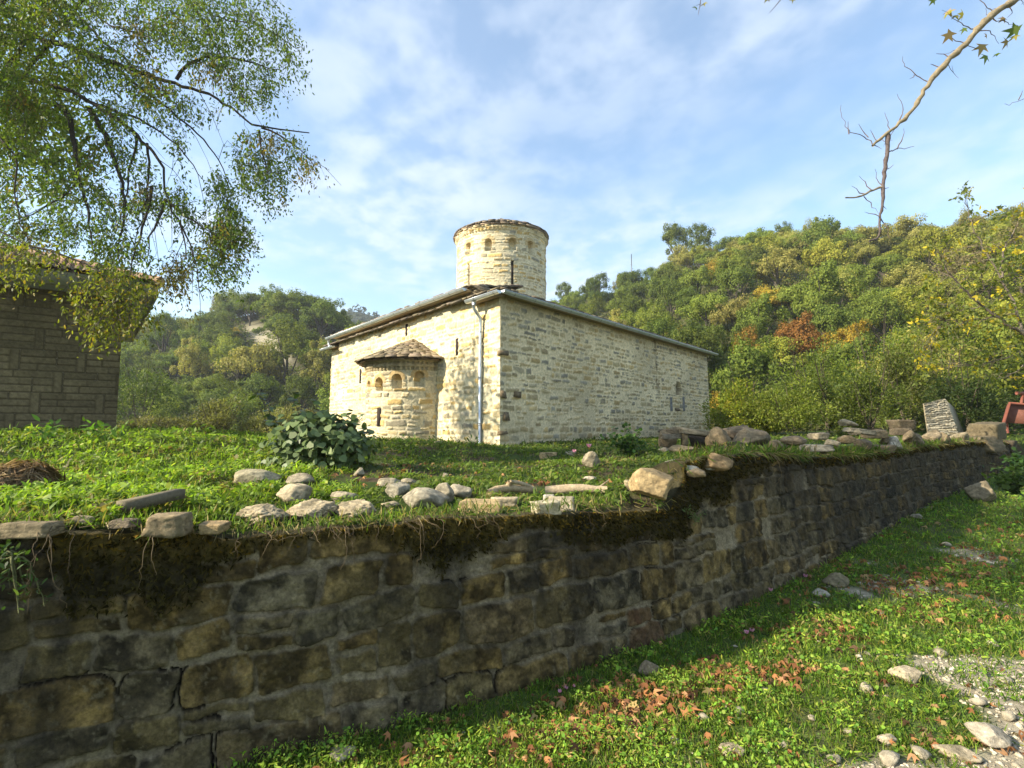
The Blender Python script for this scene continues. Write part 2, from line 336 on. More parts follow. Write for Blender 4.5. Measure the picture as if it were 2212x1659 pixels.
# ------------------------------------------------------------------ masonry patterns (stones, joints) as height and colour over a surface
def courses(u, v, hr, wr, gap, warp, seed, split=0.15, tilt=0.06, wave=0.04, keep=1.0):
    """irregular coursed stones: id, signed distance to the stone's edge (negative inside)"""
    rng = np.random.RandomState(seed); sh = u.shape; u = u.ravel(); v = v.ravel()
    uu = u + warp * 2 * (fbm(u * 3.1, v * 3.1, seed + 1, 3) - 0.5) + warp * 0.6 * (fbm(u * 14, v * 14, seed + 4, 2) - 0.5)
    vv = v + warp * 2 * (fbm(u * 3.1 + 50, v * 3.1, seed + 2, 3) - 0.5) + wave * 2 * (fbm(u * 0.5, v * 0.8, seed + 3, 2) - 0.5) + warp * 0.6 * (fbm(u * 14 + 9, v * 14, seed + 5, 2) - 0.5)
    r0 = [vv.min() - 0.05]
    while r0[-1] < vv.max() + 0.05: r0.append(r0[-1] + rng.uniform(*hr))
    r0 = np.array(r0); row = np.clip(np.searchsorted(r0, vv, 'right') - 1, 0, len(r0) - 2)
    umin, umax = uu.min() - 1, uu.max() + 1; ident = np.zeros(len(u), np.int64); sdf = np.full(len(u), 1.0); nid = 0
    for i in range(len(r0) - 1):
        m = np.nonzero(row == i)[0]
        h = r0[i + 1] - r0[i]; b = [umin]
        while b[-1] < umax: b.append(b[-1] + rng.uniform(*wr) * (0.7 + 0.6 * rng.rand()) * (0.75 + 0.5 * h / hr[1]))
        b = np.array(b); n = len(b) - 1
        sp = rng.rand(n) < split; fr = rng.uniform(0.35, 0.65, n); ti = rng.normal(0, tilt, (n, 2)); sk = rng.normal(0, tilt * 2.2, (n, 2)); G = gap * (0.35 + 1.1 * rng.rand(n, 2, 4) ** 1.3); drop = rng.rand(n, 2) > keep
        if not len(m): nid += 2 * n; continue
        U = uu[m]; Vv = vv[m]; c = np.clip(np.searchsorted(b, U, 'right') - 1, 0, n - 1)
        up = (sp[c] & (Vv - r0[i] > fr[c] * h)).astype(int)
        x0 = b[c] + G[c, up, 0]; x1 = b[c + 1] - G[c, up, 1]
        y0 = np.where(up == 1, r0[i] + fr[c] * h, r0[i]) + G[c, up, 2]; y1 = np.where(sp[c] & (up == 0), r0[i] + fr[c] * h, r0[i + 1]) - G[c, up, 3]
        X = U - (x0 + x1) / 2; Yl = Vv - (y0 + y1) / 2; X2 = X + sk[c, up] * Yl; Y2 = Yl + ti[c, up] * X
        hx = np.maximum((x1 - x0) / 2, 0.004); hy = np.maximum((y1 - y0) / 2, 0.004); rd = np.minimum(hx, hy) * 0.38
        qx = np.abs(X2) - (hx - rd); qy = np.abs(Y2) - (hy - rd)
        s = np.hypot(np.maximum(qx, 0), np.maximum(qy, 0)) + np.minimum(np.maximum(qx, qy), 0) - rd
        s = np.where(drop[c, up], 0.02 + 0 * s, s)
        sdf[m] = s; ident[m] = nid + 2 * c + up; nid += 2 * n
    return ident.reshape(sh), sdf.reshape(sh)
def rnd(ident, k): return _h(ident, ident * 0 + k, ident * 0, 77)
def palette(ident, cols, k=1):
    cols = np.asarray(cols); i = (rnd(ident, k) * len(cols)).astype(int) % len(cols); return cols[i]

# ------------------------------------------------------------------ retaining wall along the track
def build_retaining_wall():
    W = empty('retaining_wall', (0, float(wall_y(0)), 0), 'long mossy field-stone retaining wall holding up the grassy terrace beside the track', 'wall', kind='thing')
    s = [-5.5]
    while s[-1] < S_END:
        x, y, _, _ = wall_pt(s[-1]); s.append(s[-1] + min(0.022, max(0.0065, 0.0019 * math.hypot(x, y))))
    s = np.array(s); wx, wy, nx, ny = wall_pt(s)
    nv = 178; v = np.linspace(0, 1, nv)
    top = wall_top(s) + 0.06 * (fbm(s * 2.2, s * 0, 51, 3) - 0.5) + 0.03 * (vn(s * 9, s * 0, 52) - 0.5); bot = road_z(wx, wy) - 0.12
    Zg = bot[:, None] + (top - bot)[:, None] * v[None, :]; Sg = np.repeat(s[:, None], nv, 1)
    idn, sd = courses(Sg, Zg, (0.12, 0.25), (0.17, 0.42), 0.0135, 0.035, 5, split=0.15, tilt=0.05, wave=0.07, keep=0.97)
    sd = sd + 0.010 * (fbm(Sg * 40, Zg * 40, 83, 3) - 0.5) + 0.030 * (fbm(Sg * 8, Zg * 8, 85, 3) - 0.52); ins = sstep(0.002, -0.006, sd); r = rnd(idn, 2)
    f1 = fbm(Sg * 7, Zg * 7, 61, 4); f2 = fbm(Sg * 26, Zg * 26, 62, 3); f3 = fbm(Sg * 1.3, Zg * 2.0, 63, 3); fl = fbm(Sg * 5, Zg * 1.0, 64, 3)
    d = ins * (0.012 + 0.026 * r) + 0.05 * (f1 - 0.5) * ins + 0.022 * (f2 - 0.5) + 0.02 * (fbm(Sg * 13, Zg * 11, 81, 4) - 0.5) + 0.006 * (fbm(Sg * 70, Zg * 70, 84, 2) - 0.5) + 0.05 * (f3 - 0.5)
    crack = (sd > -0.0015) & (sd < 0.006) & (fbm(Sg * 2.2, Zg * 2.2, 66, 2) > 0.655); d = d - 0.022 * crack
    pal = [(0.105, 0.078, 0.038), (0.082, 0.065, 0.036), (0.120, 0.086, 0.040), (0.080, 0.066, 0.046), (0.095, 0.072, 0.044), (0.070, 0.060, 0.044), (0.130, 0.092, 0.042), (0.090, 0.073, 0.050)]
    col = palette(idn, pal) * np.array([1.38, 1.30, 0.98]) * (0.78 + 0.50 * rnd(idn, 3))[..., None]
    f5 = fbm(Sg * 13, Zg * 11, 81, 4); f6 = fbm(Sg * 60, Zg * 60, 82, 2); col = col * (0.35 + 1.3 * f1 ** 1.1)[..., None]; col = col * (0.6 + 0.8 * f2)[..., None] * (0.70 + 0.6 * f6)[..., None]
    blot = sstep(0.50, 0.64, f5); col = col * (1 - 0.55 * blot)[..., None]; pale = sstep(0.50, 0.38, f5); col = col * (1 + 0.45 * pale)[..., None]
    mort = np.array([0.225, 0.182, 0.112]) * (0.55 + 0.9 * f2)[..., None] * (0.55 + 0.85 * f3)[..., None]
    col = col * ins[..., None] + mort * (1 - ins)[..., None]
    col = np.where(crack[..., None], np.array([0.026, 0.021, 0.015]), col)
    lich = sstep(0.66, 0.72, fbm(Sg * 34, Zg * 34, 67, 3)) * sstep(0.45, 0.6, fbm(Sg * 1.1, Zg * 1.3, 68, 2)); col = col * (1 - 0.4 * lich[..., None]) + np.array([0.24, 0.20, 0.12]) * 0.4 * lich[..., None]
    och = sstep(0.60, 0.72, fbm(Sg * 4 + 7, Zg * 4, 69, 3)) * ins; col = col * (1 - 0.5 * och[..., None]) + np.array([0.14, 0.105, 0.045]) * 0.5 * och[..., None]
    for (px, py, wpx) in ((1385, 1310, 0.075), (1390, 1400, 0.055)):              # the rusty reddish stone
        ss = s_of_px(px); x, y, _, _ = wall_pt(ss); z = EYE + float(ray(px, py)[2]) * float(y)
        ii = idn[np.argmin(np.abs(s - ss)), np.argmin(np.abs(Zg[np.argmin(np.abs(s - ss))] - z))]; mm = (idn == ii) * ins * (0.5 + 0.5 * f1); col = col * (1 - 0.8 * mm[..., None]) + np.array([0.125, 0.060, 0.028]) * (0.5 + f2)[..., None] * 0.8 * mm[..., None]
    # black algae running down from the top, thick towards the far end; moss in cushions below the turf
    below = (top[:, None] - Zg); wl = np.interp(s, [s_of_px(0), s_of_px(1450), s_of_px(1560), s_of_px(1800), s_of_px(2000), S_END], [0.02, 0.05, 0.22, 0.55, 0.75, 0.8])[:, None]
    alg = sstep(0.42, 0.62, fl * 0.75 + 0.25 * f1 + wl * 0.42 - 0.22 * below + 0.05); col = col * (1 - 0.62 * alg[..., None]) + np.array([0.016, 0.014, 0.011]) * 0.72 * alg[..., None]
    mossd = np.interp(s, [s_of_px(p) for p in (20, 110, 200, 320, 400, 470, 560, 800, 960, 1090, 1150, 1250, 1340, 1440, 1500, 1560, 1700, 2196)], [0.04, 0.32, 0.40, 0.42, 0.34, 0.12, 0.02, 0.03, 0.24, 0.16, 0.03, 0.18, 0.26, 0.22, 0.42, 0.36, 0.08, 0.05])[:, None]
    moss = sstep(0.06, -0.05, below - mossd * (0.1 + 1.7 * fbm(Sg * 4.2, Zg * 2.4, 71, 5)) - 0.0) * sstep(0.28, 0.42, f1 + 0.22 - 0.3 * np.clip(below - 0.1, 0, 1)); mossc = np.array([0.030, 0.024, 0.008]) * (0.4 + 1.2 * f2)[..., None]
    up = sstep(0.20, 0.0, below); mossc = mossc * (1 + 1.5 * (up * sstep(0.5, 0.62, f3 + 0.1))[..., None] * np.array([1.5, 1.2, 0.3]))
    col = col * (1 - 0.93 * moss[..., None]) + mossc * 0.93 * moss[..., None]; d = d * (1 - 0.5 * moss) + moss * (0.025 + 0.05 * (f1 - 0.3) + 0.02 * (f2 - 0.5))
    batter = 0.10 * (Zg - bot[:, None])
    off = d - batter
    P = np.stack([wx[:, None] - nx[:, None] * off, wy[:, None] - ny[:, None] * off, Zg + 0.006 * (f2 - 0.5)], -1)
    # turn over the top so that the wall has thickness
    ncap = 12; t = np.linspace(0.03, 0.42, ncap); e = P[:, -1]
    cap = np.stack([e[:, None, 0] + nx[:, None] * t, e[:, None, 1] + ny[:, None] * t, e[:, None, 2] + 0.015 * (vn(s[:, None] * 9, t[None, :] * 12, 74) - 0.5) - 0.10 * (t / 0.42) ** 3], -1)
    ccol = (0.25 * np.repeat(col[:, -1:], ncap, 1) + 0.75 * np.array([0.060, 0.052, 0.026])) * (0.7 + 0.6 * vn(s[:, None] * 20, t[None, :] * 20, 75))[..., None]
    P = np.concatenate([P, cap], 1); col = np.concatenate([col, ccol], 1)
    grid_obj('masonry', P, np.clip(col, 0.004, 1), M['wallstone'], W, flip=True)
    # the far end of the wall: a squared end face
    e = P[-1, :nv]; bk = e + np.array([nx[-1], ny[-1], 0]) * 0.55
    grid_obj('wall_end', np.stack([e, e * 0.5 + bk * 0.5, bk], 0), np.broadcast_to(np.array([0.10, 0.08, 0.05]), (3, nv, 3)) * (0.5 + vn(np.repeat(np.arange(nv)[None] * 0.1, 3, 0), np.arange(3)[:, None], 8))[..., None], M['wallstone'], W, flip=True)
    # moss fuzz: little tufts standing on the mossy part of the face
    rng = np.random.RandomState(9); mm = moss * np.gradient(s)[:, None] ; mm = mm / mm.sum(); pick = rng.choice(mm.size, 16000, p=mm.ravel()); i, j = np.unravel_index(pick, mm.shape)
    base = P[i, j]; n = np.stack([-nx[i], -ny[i], 0 * nx[i]], -1)
    dirv = n * rng.uniform(0.3, 1, (len(i), 1)) + rng.normal(0, 0.5, (len(i), 3)) + np.array([0, 0, -0.5]); dirv /= np.linalg.norm(dirv, axis=1, keepdims=True)
    side = np.cross(dirv, rng.normal(0, 1, (len(i), 3))); side /= np.linalg.norm(side, axis=1, keepdims=True)
    ln = rng.uniform(0.012, 0.038, (len(i), 1)); wd = ln * rng.uniform(0.15, 0.4, (len(i), 1))
    V = np.stack([base - side * wd, base + side * wd, base + dirv * ln], 1); tone = (0.35 + 1.3 * rng.rand(len(i), 1)); hi = (rng.rand(len(i), 1) < 0.25) * sstep(0.25, 0.0, below[i, j])[:, None]
    c = np.array([0.045, 0.036, 0.010]) * tone * (1 - hi) + np.array([0.16, 0.10, 0.015]) * hi
    mo = mesh_from('moss', V.reshape(-1, 3), np.arange(len(V) * 3).reshape(-1, 3), np.repeat(c, 3, 0), M['moss'], W); mo['kind'] = 'stuff'
    return s, P, moss, nx, ny, top
WALL = build_retaining_wall()
# ------------------------------------------------------------------ the stone church
def build_church():
    A1, A2 = math.atan2(-0.830, 1.0033), math.atan2(0.869, 1.0033)
    C0 = at(1080, 964, 14.5); Z0 = float(C0[2]) - 0.25; ZG = float(C0[2])
    C0 = np.array([C0[0], C0[1], 0.0])
    dE = np.array([math.sin(A1), math.cos(A1), 0]); dS = np.array([math.sin(A2), math.cos(A2), 0]); UP = np.array([0, 0, 1.0])
    nE = np.array([-dE[1], dE[0], 0]); nS = np.array([dS[1], -dS[0], 0])           # outward normals of the two walls in view
    LE, LS = 13.3, 16.35
    def on_wall(px, py, d, n, off=0.0):
        r = ray(px, py); O = C0 + n * off; t = (O @ n - 0) / (r[:3] @ np.array([n[0], n[1], 0])); p = np.array([0, 0, EYE]) + r * t
        return float((p - O) @ d), float(p[2])
    E = lambda px, py, off=0.0: on_wall(px, py, dE, nE, off)
    Sx = lambda px, py, off=0.0: on_wall(px, py, dS, nS, off)
    ZE = Sx(1080, 640, 0.0)[1] + 0.03                                              # eave of the long wall
    ZR = E(1030, 634, 0.0)[1] + 0.06                                               # raised middle of the apse side
    T0, T1 = 1.25, 12.35
    ch = empty('stone_church', C0 + UP * ZG, 'small old stone church with a round drum tower and half-round apse', 'church', kind='thing')

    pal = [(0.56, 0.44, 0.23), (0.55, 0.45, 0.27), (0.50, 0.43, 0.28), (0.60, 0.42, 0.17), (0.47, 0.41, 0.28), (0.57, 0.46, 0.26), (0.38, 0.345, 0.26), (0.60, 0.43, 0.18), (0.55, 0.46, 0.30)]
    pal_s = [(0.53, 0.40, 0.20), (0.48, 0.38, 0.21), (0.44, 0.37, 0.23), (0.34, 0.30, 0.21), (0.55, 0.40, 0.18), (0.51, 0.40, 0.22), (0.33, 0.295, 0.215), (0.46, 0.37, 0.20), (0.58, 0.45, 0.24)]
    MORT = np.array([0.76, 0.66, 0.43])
    def stone_skin(U, V, seed, p=pal, hr=(0.10, 0.24), wr=(0.20, 0.52), gap=0.026, mort=MORT):
        idn, sd = courses(U, V, hr, wr, gap, 0.035, seed, split=0.12, tilt=0.05, wave=0.05, keep=0.80)
        f1 = fbm(U * 6, V * 6, seed + 31, 3); f2 = fbm(U * 22, V * 22, seed + 32, 2); f3 = fbm(U * 0.7, V * 0.7, seed + 33, 3)
        sd = sd + 0.006 + 0.055 * (f1 - 0.50) + 0.02 * (f2 - 0.5)
        ins = sstep(0.004, -0.020, sd); col = palette(idn, p) * (0.72 + 0.5 * rnd(idn, 3))[..., None] * (0.75 + 0.5 * f1)[..., None]
        mo = mort * (0.70 + 0.44 * f2)[..., None] * (0.66 + 0.62 * f3)[..., None]
        c = col * ins[..., None] + mo * (1 - ins)[..., None]
        disp = ins * (0.010 + 0.028 * rnd(idn, 5)) + 0.016 * (f1 - 0.5) + 0.012 * (f2 - 0.5) + 0.03 * (f3 - 0.5)
        return disp, c
    def arch_in(du, dz, hw, h):                                                     # inside a round-headed niche of half width hw, height h from its sill
        return (np.abs(du) < hw) & (dz > 0) & ((dz < h - hw) | (np.hypot(du, dz - (h - hw)) < hw))
    def lines(a, b, step, extra):
        x = np.arange(a, b + 1e-6, step); x = np.concatenate([x, [b]]); 
        for e in extra: x = np.concatenate([x, [e - 0.004, e + 0.004]])
        return np.unique(np.round(x, 4))

    # --- apse side (lit)
    slits = [(879, 700, 726, 0.17), (780, 797, 828, 0.18), (989, 731, 768, 0.15)]
    SL = []
    for px, y0, y1, wd in slits:
        t, zt = E(px, y0); _, zb = E(px, y1); SL.append((t, zb, zt, wd))
    ul = lines(0, LE, 0.028, [t - w_ / 2 for t, _, _, w_ in SL] + [t + w_ / 2 for t, _, _, w_ in SL] + [T0, T1]); zl = lines(0, 1, 1 / 165, [])
    top = np.where((ul > T0) & (ul < T1), ZR, ZE - 0.05)
    Z = Z0 + (top - Z0)[:, None] * zl[None, :]; U = np.repeat(ul[:, None], len(zl), 1)
    dp, c = stone_skin(U, Z, 101)
    for t, zb, zt, wd in SL:
        m = (np.abs(U - t) < wd / 2) & (Z > zb) & (Z < zt); dp = np.where(m, -0.02, dp)
        fr = (np.abs(U - t) < wd / 2 + 0.10) & (Z > zb - 0.03) & (Z < zt + 0.12) & ~m; c = np.where(fr[..., None], c * 0.4 + 0.6 * MORT, c); dp = np.where(fr, np.minimum(dp, 0.03), dp)
    batter = 0.05 * (ZR - Z) / 4
    dp = np.where(U < 0.06, dp * sstep(-0.005, 0.05, U), dp)
    P = C0 + dE * U[..., None] + nE * (dp + batter)[..., None] + nS * (0.05 * (ZR - Z) / 4 * sstep(0.6, 0, U))[..., None] + UP * Z[..., None]
    grid_obj('apse_side_wall', P, c, M['masonry'], ch, flip=True)
    def pane(P0, a, b, col=(0.030, 0.020, 0.017)):
        mb = MB(); mb.box(P0, a, b, np.cross(a, b) / np.linalg.norm(np.cross(a, b)) * 0.03, col); return mb.build('window', M['dark'], ch)
    for t, zb, zt, wd in SL: pane(C0 + dE * (t - wd / 2) + UP * zb + nE * (0.004 + 0.05 * (ZR - zb) / 4), dE * wd, UP * (zt - zb))

    # --- long side wall (in shade)
    tq, zq = Sx(1464, 826); _, zq0 = Sx(1464, 853); ta, za = Sx(1471, 920)
    ul = lines(0, LS, 0.030, []); top = np.full(len(ul), ZE)
    Z = Z0 + (top - Z0)[:, None] * zl[None, :]; U = np.repeat(ul[:, None], len(zl), 1)
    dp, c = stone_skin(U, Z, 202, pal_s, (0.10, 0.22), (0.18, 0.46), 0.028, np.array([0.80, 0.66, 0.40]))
    m = arch_in(U - tq, Z - zq0, 0.34, zq - zq0); dp = np.where(m, dp - 0.24, dp); c = np.where(m[..., None], np.array([0.30, 0.25, 0.16]), c)
    for px, y0, y1 in ((1447, 1, 1), (1474, 1, 1)):
        t, z1 = Sx(px, 858); _, z0 = Sx(px, 888); m = (np.abs(U - t) < 0.13) & (Z > z0) & (Z < z1); c = np.where(m[..., None], np.array([0.21, 0.205, 0.19]) * (0.8 + 0.4 * vn(U * 9, Z * 20, 3))[..., None], c); dp = np.where(m, 0.03, dp)
    m = arch_in(U - ta, Z - (za - 0.75), 0.62, 0.75) & ~arch_in(U - ta, Z - (za - 0.75), 0.50, 0.62); dp = np.where(m, dp + 0.05, dp); c = np.where(m[..., None], c * 0.75, c)
    m = arch_in(U - ta, Z - (za - 0.75), 0.50, 0.62); dp = np.where(m, dp - 0.08, dp)
    st, sz = Sx(1413, 770); run = sstep(0.30, 0.05, np.abs(U - st - 0.35 * np.clip((sz - Z), 0, 2) / 2 * 1.0)) * sstep(sz - 2.2, sz - 1.0, Z) * sstep(0.35, 0.6, fbm(U * 5, Z * 1.5, 9, 3)); c = c * (1 - 0.62 * run)[..., None]
    eave_dark = sstep(0.55, 0.0, ZE - Z) * (0.4 + 0.6 * fbm(U * 1.2, Z * 0.5, 12, 3)); c = c * (1 - 0.35 * eave_dark)[..., None]  # colour darkens in an uneven band towards the eave
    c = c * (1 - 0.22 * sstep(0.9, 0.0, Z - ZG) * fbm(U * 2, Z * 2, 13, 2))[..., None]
    dp = np.where(U < 0.06, dp * sstep(-0.005, 0.05, U), dp)
    P = C0 + dS * U[..., None] + nS * (dp + 0.05 * (ZR - Z) / 4)[..., None] + nE * (0.05 * (ZR - Z) / 4 * sstep(0.6, 0, U))[..., None] + UP * Z[..., None]
    grid_obj('long_side_wall', P, c, M['masonry'], ch)
    # unseen sides closed plainly
    mb = MB(); h = ZE - Z0; A = C0 + dE * LE + UP * Z0; B = C0 + dS * LS + UP * Z0; D = C0 + dE * LE + dS * LS + UP * Z0
    for a, b in ((A, D), (B, D)):
        e = b - a; inn = np.cross(UP, e); inn = inn / np.linalg.norm(inn) * 0.4 * np.sign((C0 + dE * LE / 2 + dS * LS / 2 - a) @ np.cross(UP, e))
        mb.box(a, e, inn, UP * h, (0.45, 0.40, 0.30))
    mb.build('rear_wall', M['masonry'], ch)
    # toothing stones sticking out near the corner
    rng = np.random.RandomState(4)
    for px, py, ws, hs in ((1085, 762, .34, .14), (1084, 853, .22, .20), (1113, 852, .30, .16), (1089, 899, .20, .22), (1084, 935, .26, .12), (1460, 884, .42, .12)):
        t, z = Sx(px, py); o = C0 + dS * (t - ws / 2) + UP * (z - hs / 2) - nS * 0.05; mb = MB(); j = lambda: rng.normal(0, 0.02, 3)
        a, b, n = dS * ws, UP * hs, nS * 0.17
        mb.hexa([o + j(), o + a + j(), o + a + n + j(), o + n + j(), o + b + j(), o + a + b + j(), o + a + b + n * 0.8 + j(), o + b + n * 0.8 + j()], (0.20, 0.15, 0.09)); mb.build('toothing_stone', M['rock'], ch)

    # --- drum
    DC = at(1083, 600, 24.3); DC = np.array([DC[0], DC[1], 0]); dist = math.hypot(DC[0], DC[1])
    az = math.atan2(DC[0], DC[1])
    def cyl_R(pxl, pxr, y):
        a = ray(pxl, y); b = ray(pxr, y); return dist * math.sin((math.atan2(b[0], 1) - math.atan2(a[0], 1)) / 2)
    R = cyl_R(988, 1179, 560)
    def on_cyl(px, py, Cc, Rr):
        r = ray(px, py); a = r[0] ** 2 + 1; b = -2 * (r[0] * Cc[0] + Cc[1]); cc = Cc[0] ** 2 + Cc[1] ** 2 - Rr ** 2; disc = b * b - 4 * a * cc
        t = (-b - math.sqrt(max(disc, 0))) / (2 * a); p = np.array([r[0] * t, t]) - Cc[:2]
        return math.atan2(p[0], -p[1]), EYE + float(r[2]) * t                      # angle 0 faces the camera axis, positive to the right
    ztop = at(1083, 521, math.hypot(0, DC[1]))[2]; zr0 = ZE + 0.3
    nic = [(1012, 537, 22, 0.155), (1055, 529, 21, 0.165), (1107, 527, 21, 0.165), (1146, 534, 22, 0.15)]
    NI = []
    for px, py, hh, hw in nic:
        ph, zc = on_cyl(px, py, DC, R); _, za_ = on_cyl(px, py - 13, DC, R); _, zb_ = on_cyl(px, py + 13, DC, R); NI.append((ph, zb_, za_ - zb_, hw))
    NI.append((NI[0][0] - 0.55, NI[0][1] - 0.0, NI[0][2], 0.15))
    wph, wt_ = on_cyl(1107, 562, DC, R); _, wb_ = on_cyl(1107, 620, DC, R); wp2, wt2 = on_cyl(1012.5, 570, DC, R); _, wb2 = on_cyl(1012.5, 612, DC, R)
    WN = [(wph, wb_ - 0.1, wt_, 0.13), (wp2, wb2 - 0.1, wt2, 0.12)]
    ph = lines(-2.2, 2.2, 0.011, [a - w_ / 2 / R for a, _, _, w_ in WN] + [a + w_ / 2 / R for a, _, _, w_ in WN]); zz_ = np.arange(zr0, ztop + 0.001, 0.024)
    PH, ZZ = np.meshgrid(ph, zz_, indexing='ij'); U = PH * R
    dp, c = stone_skin(U, ZZ, 303, pal, (0.11, 0.20), (0.20, 0.48), 0.024)
    for a, zb, hgt, hw in NI:
        fr = arch_in((PH - a) * R, ZZ - zb + 0.02, hw + 0.17, hgt + 0.17); c = np.where(fr[..., None] & (ZZ > zb + hgt * 0.55)[..., None], np.array([0.52, 0.40, 0.21]), c)
        m = arch_in((PH - a) * R, ZZ - zb, hw, hgt); dp = np.where(m, dp - 0.17, dp)
    for a, zb, zt, wd in WN:
        m = (np.abs(PH - a) * R < wd / 2) & (ZZ > zb) & (ZZ < zt); dp = np.where(m, -0.13, dp)
    for k, zoff in ((0, 0.06), (1, 0.16)):                                          # dog-tooth course and flat course below the eave
        m = (ZZ > ztop - zoff - 0.09) & (ZZ < ztop - zoff); dp = np.where(m, dp + 0.05 * (2 - k) + (0.05 * (np.abs(((PH * R / 0.17) % 1) - 0.5) * 2 - 0.4) if k else 0), dp)
    rdir = np.stack([np.sin(PH), -np.cos(PH), 0 * PH], -1); P = DC + rdir * (R + dp)[..., None] + UP * ZZ[..., None]
    dr = grid_obj('drum', P, c, M['masonry'], ch)
    mb = MB(); th = np.linspace(2.2, 2 * math.pi - 2.2, 12)                         # the drum's back
    bk = np.stack([np.stack([DC[0] + R * np.sin(th), DC[1] - R * np.cos(th), 0 * th + z], -1) for z in (zr0, ztop)], 1)
    grid_obj('drum_back', bk, np.array([0.45, 0.4, 0.3]), M['masonry'], dr)
    for a, zb, zt, wd in WN:
        rd = np.array([math.sin(a), -math.cos(a), 0]); tg = np.array([math.cos(a), math.sin(a), 0]); mb = MB()
        mb.box(DC + rd * (R - 0.09) - tg * wd / 2 + UP * zb, tg * wd, rd * 0.03, UP * (zt - zb), (0.045, 0.038, 0.033)); mb.build('window', M['dark'], dr)
    # drum roof: rings of slate slabs climbing to a low cone, with a round cornice course below
    def slab_cone(name, Cc, z, r0, r1, rise, phi0, phi1, rings, seed, parent, col=(0.17, 0.14, 0.105), thick=0.055, skirt=None, cap=True):
        rng = np.random.RandomState(seed); mb = MB()
        for k in range(rings):
            f0 = k / rings; f1 = (k + 1.35) / rings
            ra = r0 + (r1 - r0) * f0; rb = max(0.0, r0 + (r1 - r0) * min(1, f1)); n = max(5, int((phi1 - phi0) * ra / rng.uniform(0.22, 0.42)))
            e = np.sort(np.linspace(phi0, phi1, n + 1) + rng.normal(0, 0.22 * (phi1 - phi0) / n, n + 1)); e[0] = phi0; e[-1] = phi1
            for i in range(n):
                a, b = e[i] + 0.002, e[i + 1] - 0.002; ro = ra + rng.normal(0, 0.012 if name == 'drum_roof' else 0.022); zo = z + rise * f0 + rng.normal(0, 0.008); zi = z + rise * min(1, f1); tk = thick * rng.uniform(0.7, 1.3)
                pt = lambda r_, an, zz2: Cc + np.array([math.sin(an) * r_, -math.cos(an) * r_, zz2]); tl = rng.normal(0, 0.006)
                cc = np.array(col) * rng.uniform(0.6, 1.45) * np.array([1, rng.uniform(0.95, 1.03), rng.uniform(0.88, 1.08)])
                mb.hexa([pt(ro, a, zo), pt(ro, b, zo + tl), pt(rb, b, zi), pt(rb, a, zi), pt(ro, a, zo + tk), pt(ro, b, zo + tk + tl), pt(rb, b, zi + tk), pt(rb, a, zi + tk)], cc)
        return mb.build(name, M['slate'], parent)
    zap = at(1083, 471, DC[1])[2]
    RR = cyl_R(980.5, 1187, 521)
    slab_cone('drum_roof', DC, ztop + 0.05, RR, 0.05, zap - ztop - 0.25, 0, 2 * math.pi, 9, 5, dr, (0.175, 0.14, 0.105), 0.085)
    slab_cone('roof_boss', DC, zap - 0.42, 0.62, 0.05, 0.34, 0, 2 * math.pi, 3, 6, dr, (0.36, 0.30, 0.19))
    slab_cone('cornice', DC, ztop - 0.10, R + 0.12, R - 0.3, 0.01, 0, 2 * math.pi, 1, 7, dr, (0.46, 0.37, 0.22), 0.08); slab_cone('eave_course', DC, ztop - 0.015, (RR + R) / 2 + 0.08, R - 0.3, 0.01, 0, 2 * math.pi, 1, 8, dr, (0.24, 0.185, 0.125), 0.06)

    # --- apse
    tl, _ = E(945, 850); tc, ra = 5.05, 5.05 - tl; AC = C0 + dE * tc
    aE = math.atan2(nE[0], -nE[1])                                                  # direction the apse faces, as a drum angle
    ph0 = []
    _, zat = on_cyl(880, 790, AC, ra); 
    zat = on_cyl(945, 778, AC, ra)[1]
    an = []
    for px, yt, yb in ((923, 859, 938), (0, 0, 0)): pass
    conv = lambda x, y: ((860 + x * 0.14467) / 1.15732, (820 + y * 0.14467) / 1.15732)
    AN = []
    for x, y0, y1 in ((435, 915, 1140), (612, 862, 1085), (915, 800, 1045), (1305, 748, 1008)):
        pxa, pya = conv(x, y0); _, pyb = conv(x, y1); a, zt = on_cyl(pxa, pya, AC, ra); _, zb = on_cyl(pxa, pyb, AC, ra); AN.append([a, zb, zt - zb, 0.165])
    pxa, pya = conv(607, 1390); _, pyb = conv(607, 1700); wa, wzt = on_cyl(pxa, pya, AC, ra); _, wzb = on_cyl(pxa, pyb, AC, ra)
    ph = lines(aE - 1.62, aE + 1.62, 0.012, [wa - 0.085 / ra, wa + 0.085 / ra]); zz_ = np.arange(Z0, zat + 0.001, 0.022)
    PH, ZZ = np.meshgrid(ph, zz_, indexing='ij'); U = PH * ra
    dp, c = stone_skin(U, ZZ, 404, pal, (0.12, 0.24), (0.22, 0.5), 0.024)
    for a, zb, hgt, hw in AN:
        fr = arch_in((PH - a) * ra, ZZ - zb + 0.0, hw + 0.13, hgt + 0.15) & (ZZ > zb + hgt * 0.62); c = np.where(fr[..., None], np.array([0.56, 0.40, 0.19]) * (0.85 + 0.3 * vn(U * 8, ZZ * 8, 6))[..., None], c); dp = np.where(fr, 0.02, dp)
        m = arch_in((PH - a) * ra, ZZ - zb, hw, hgt); dp = np.where(m, dp - 0.22, dp)
    m = (np.abs(PH - wa) * ra < 0.085) & (ZZ > wzb) & (ZZ < wzt); dp = np.where(m, -0.03, dp)
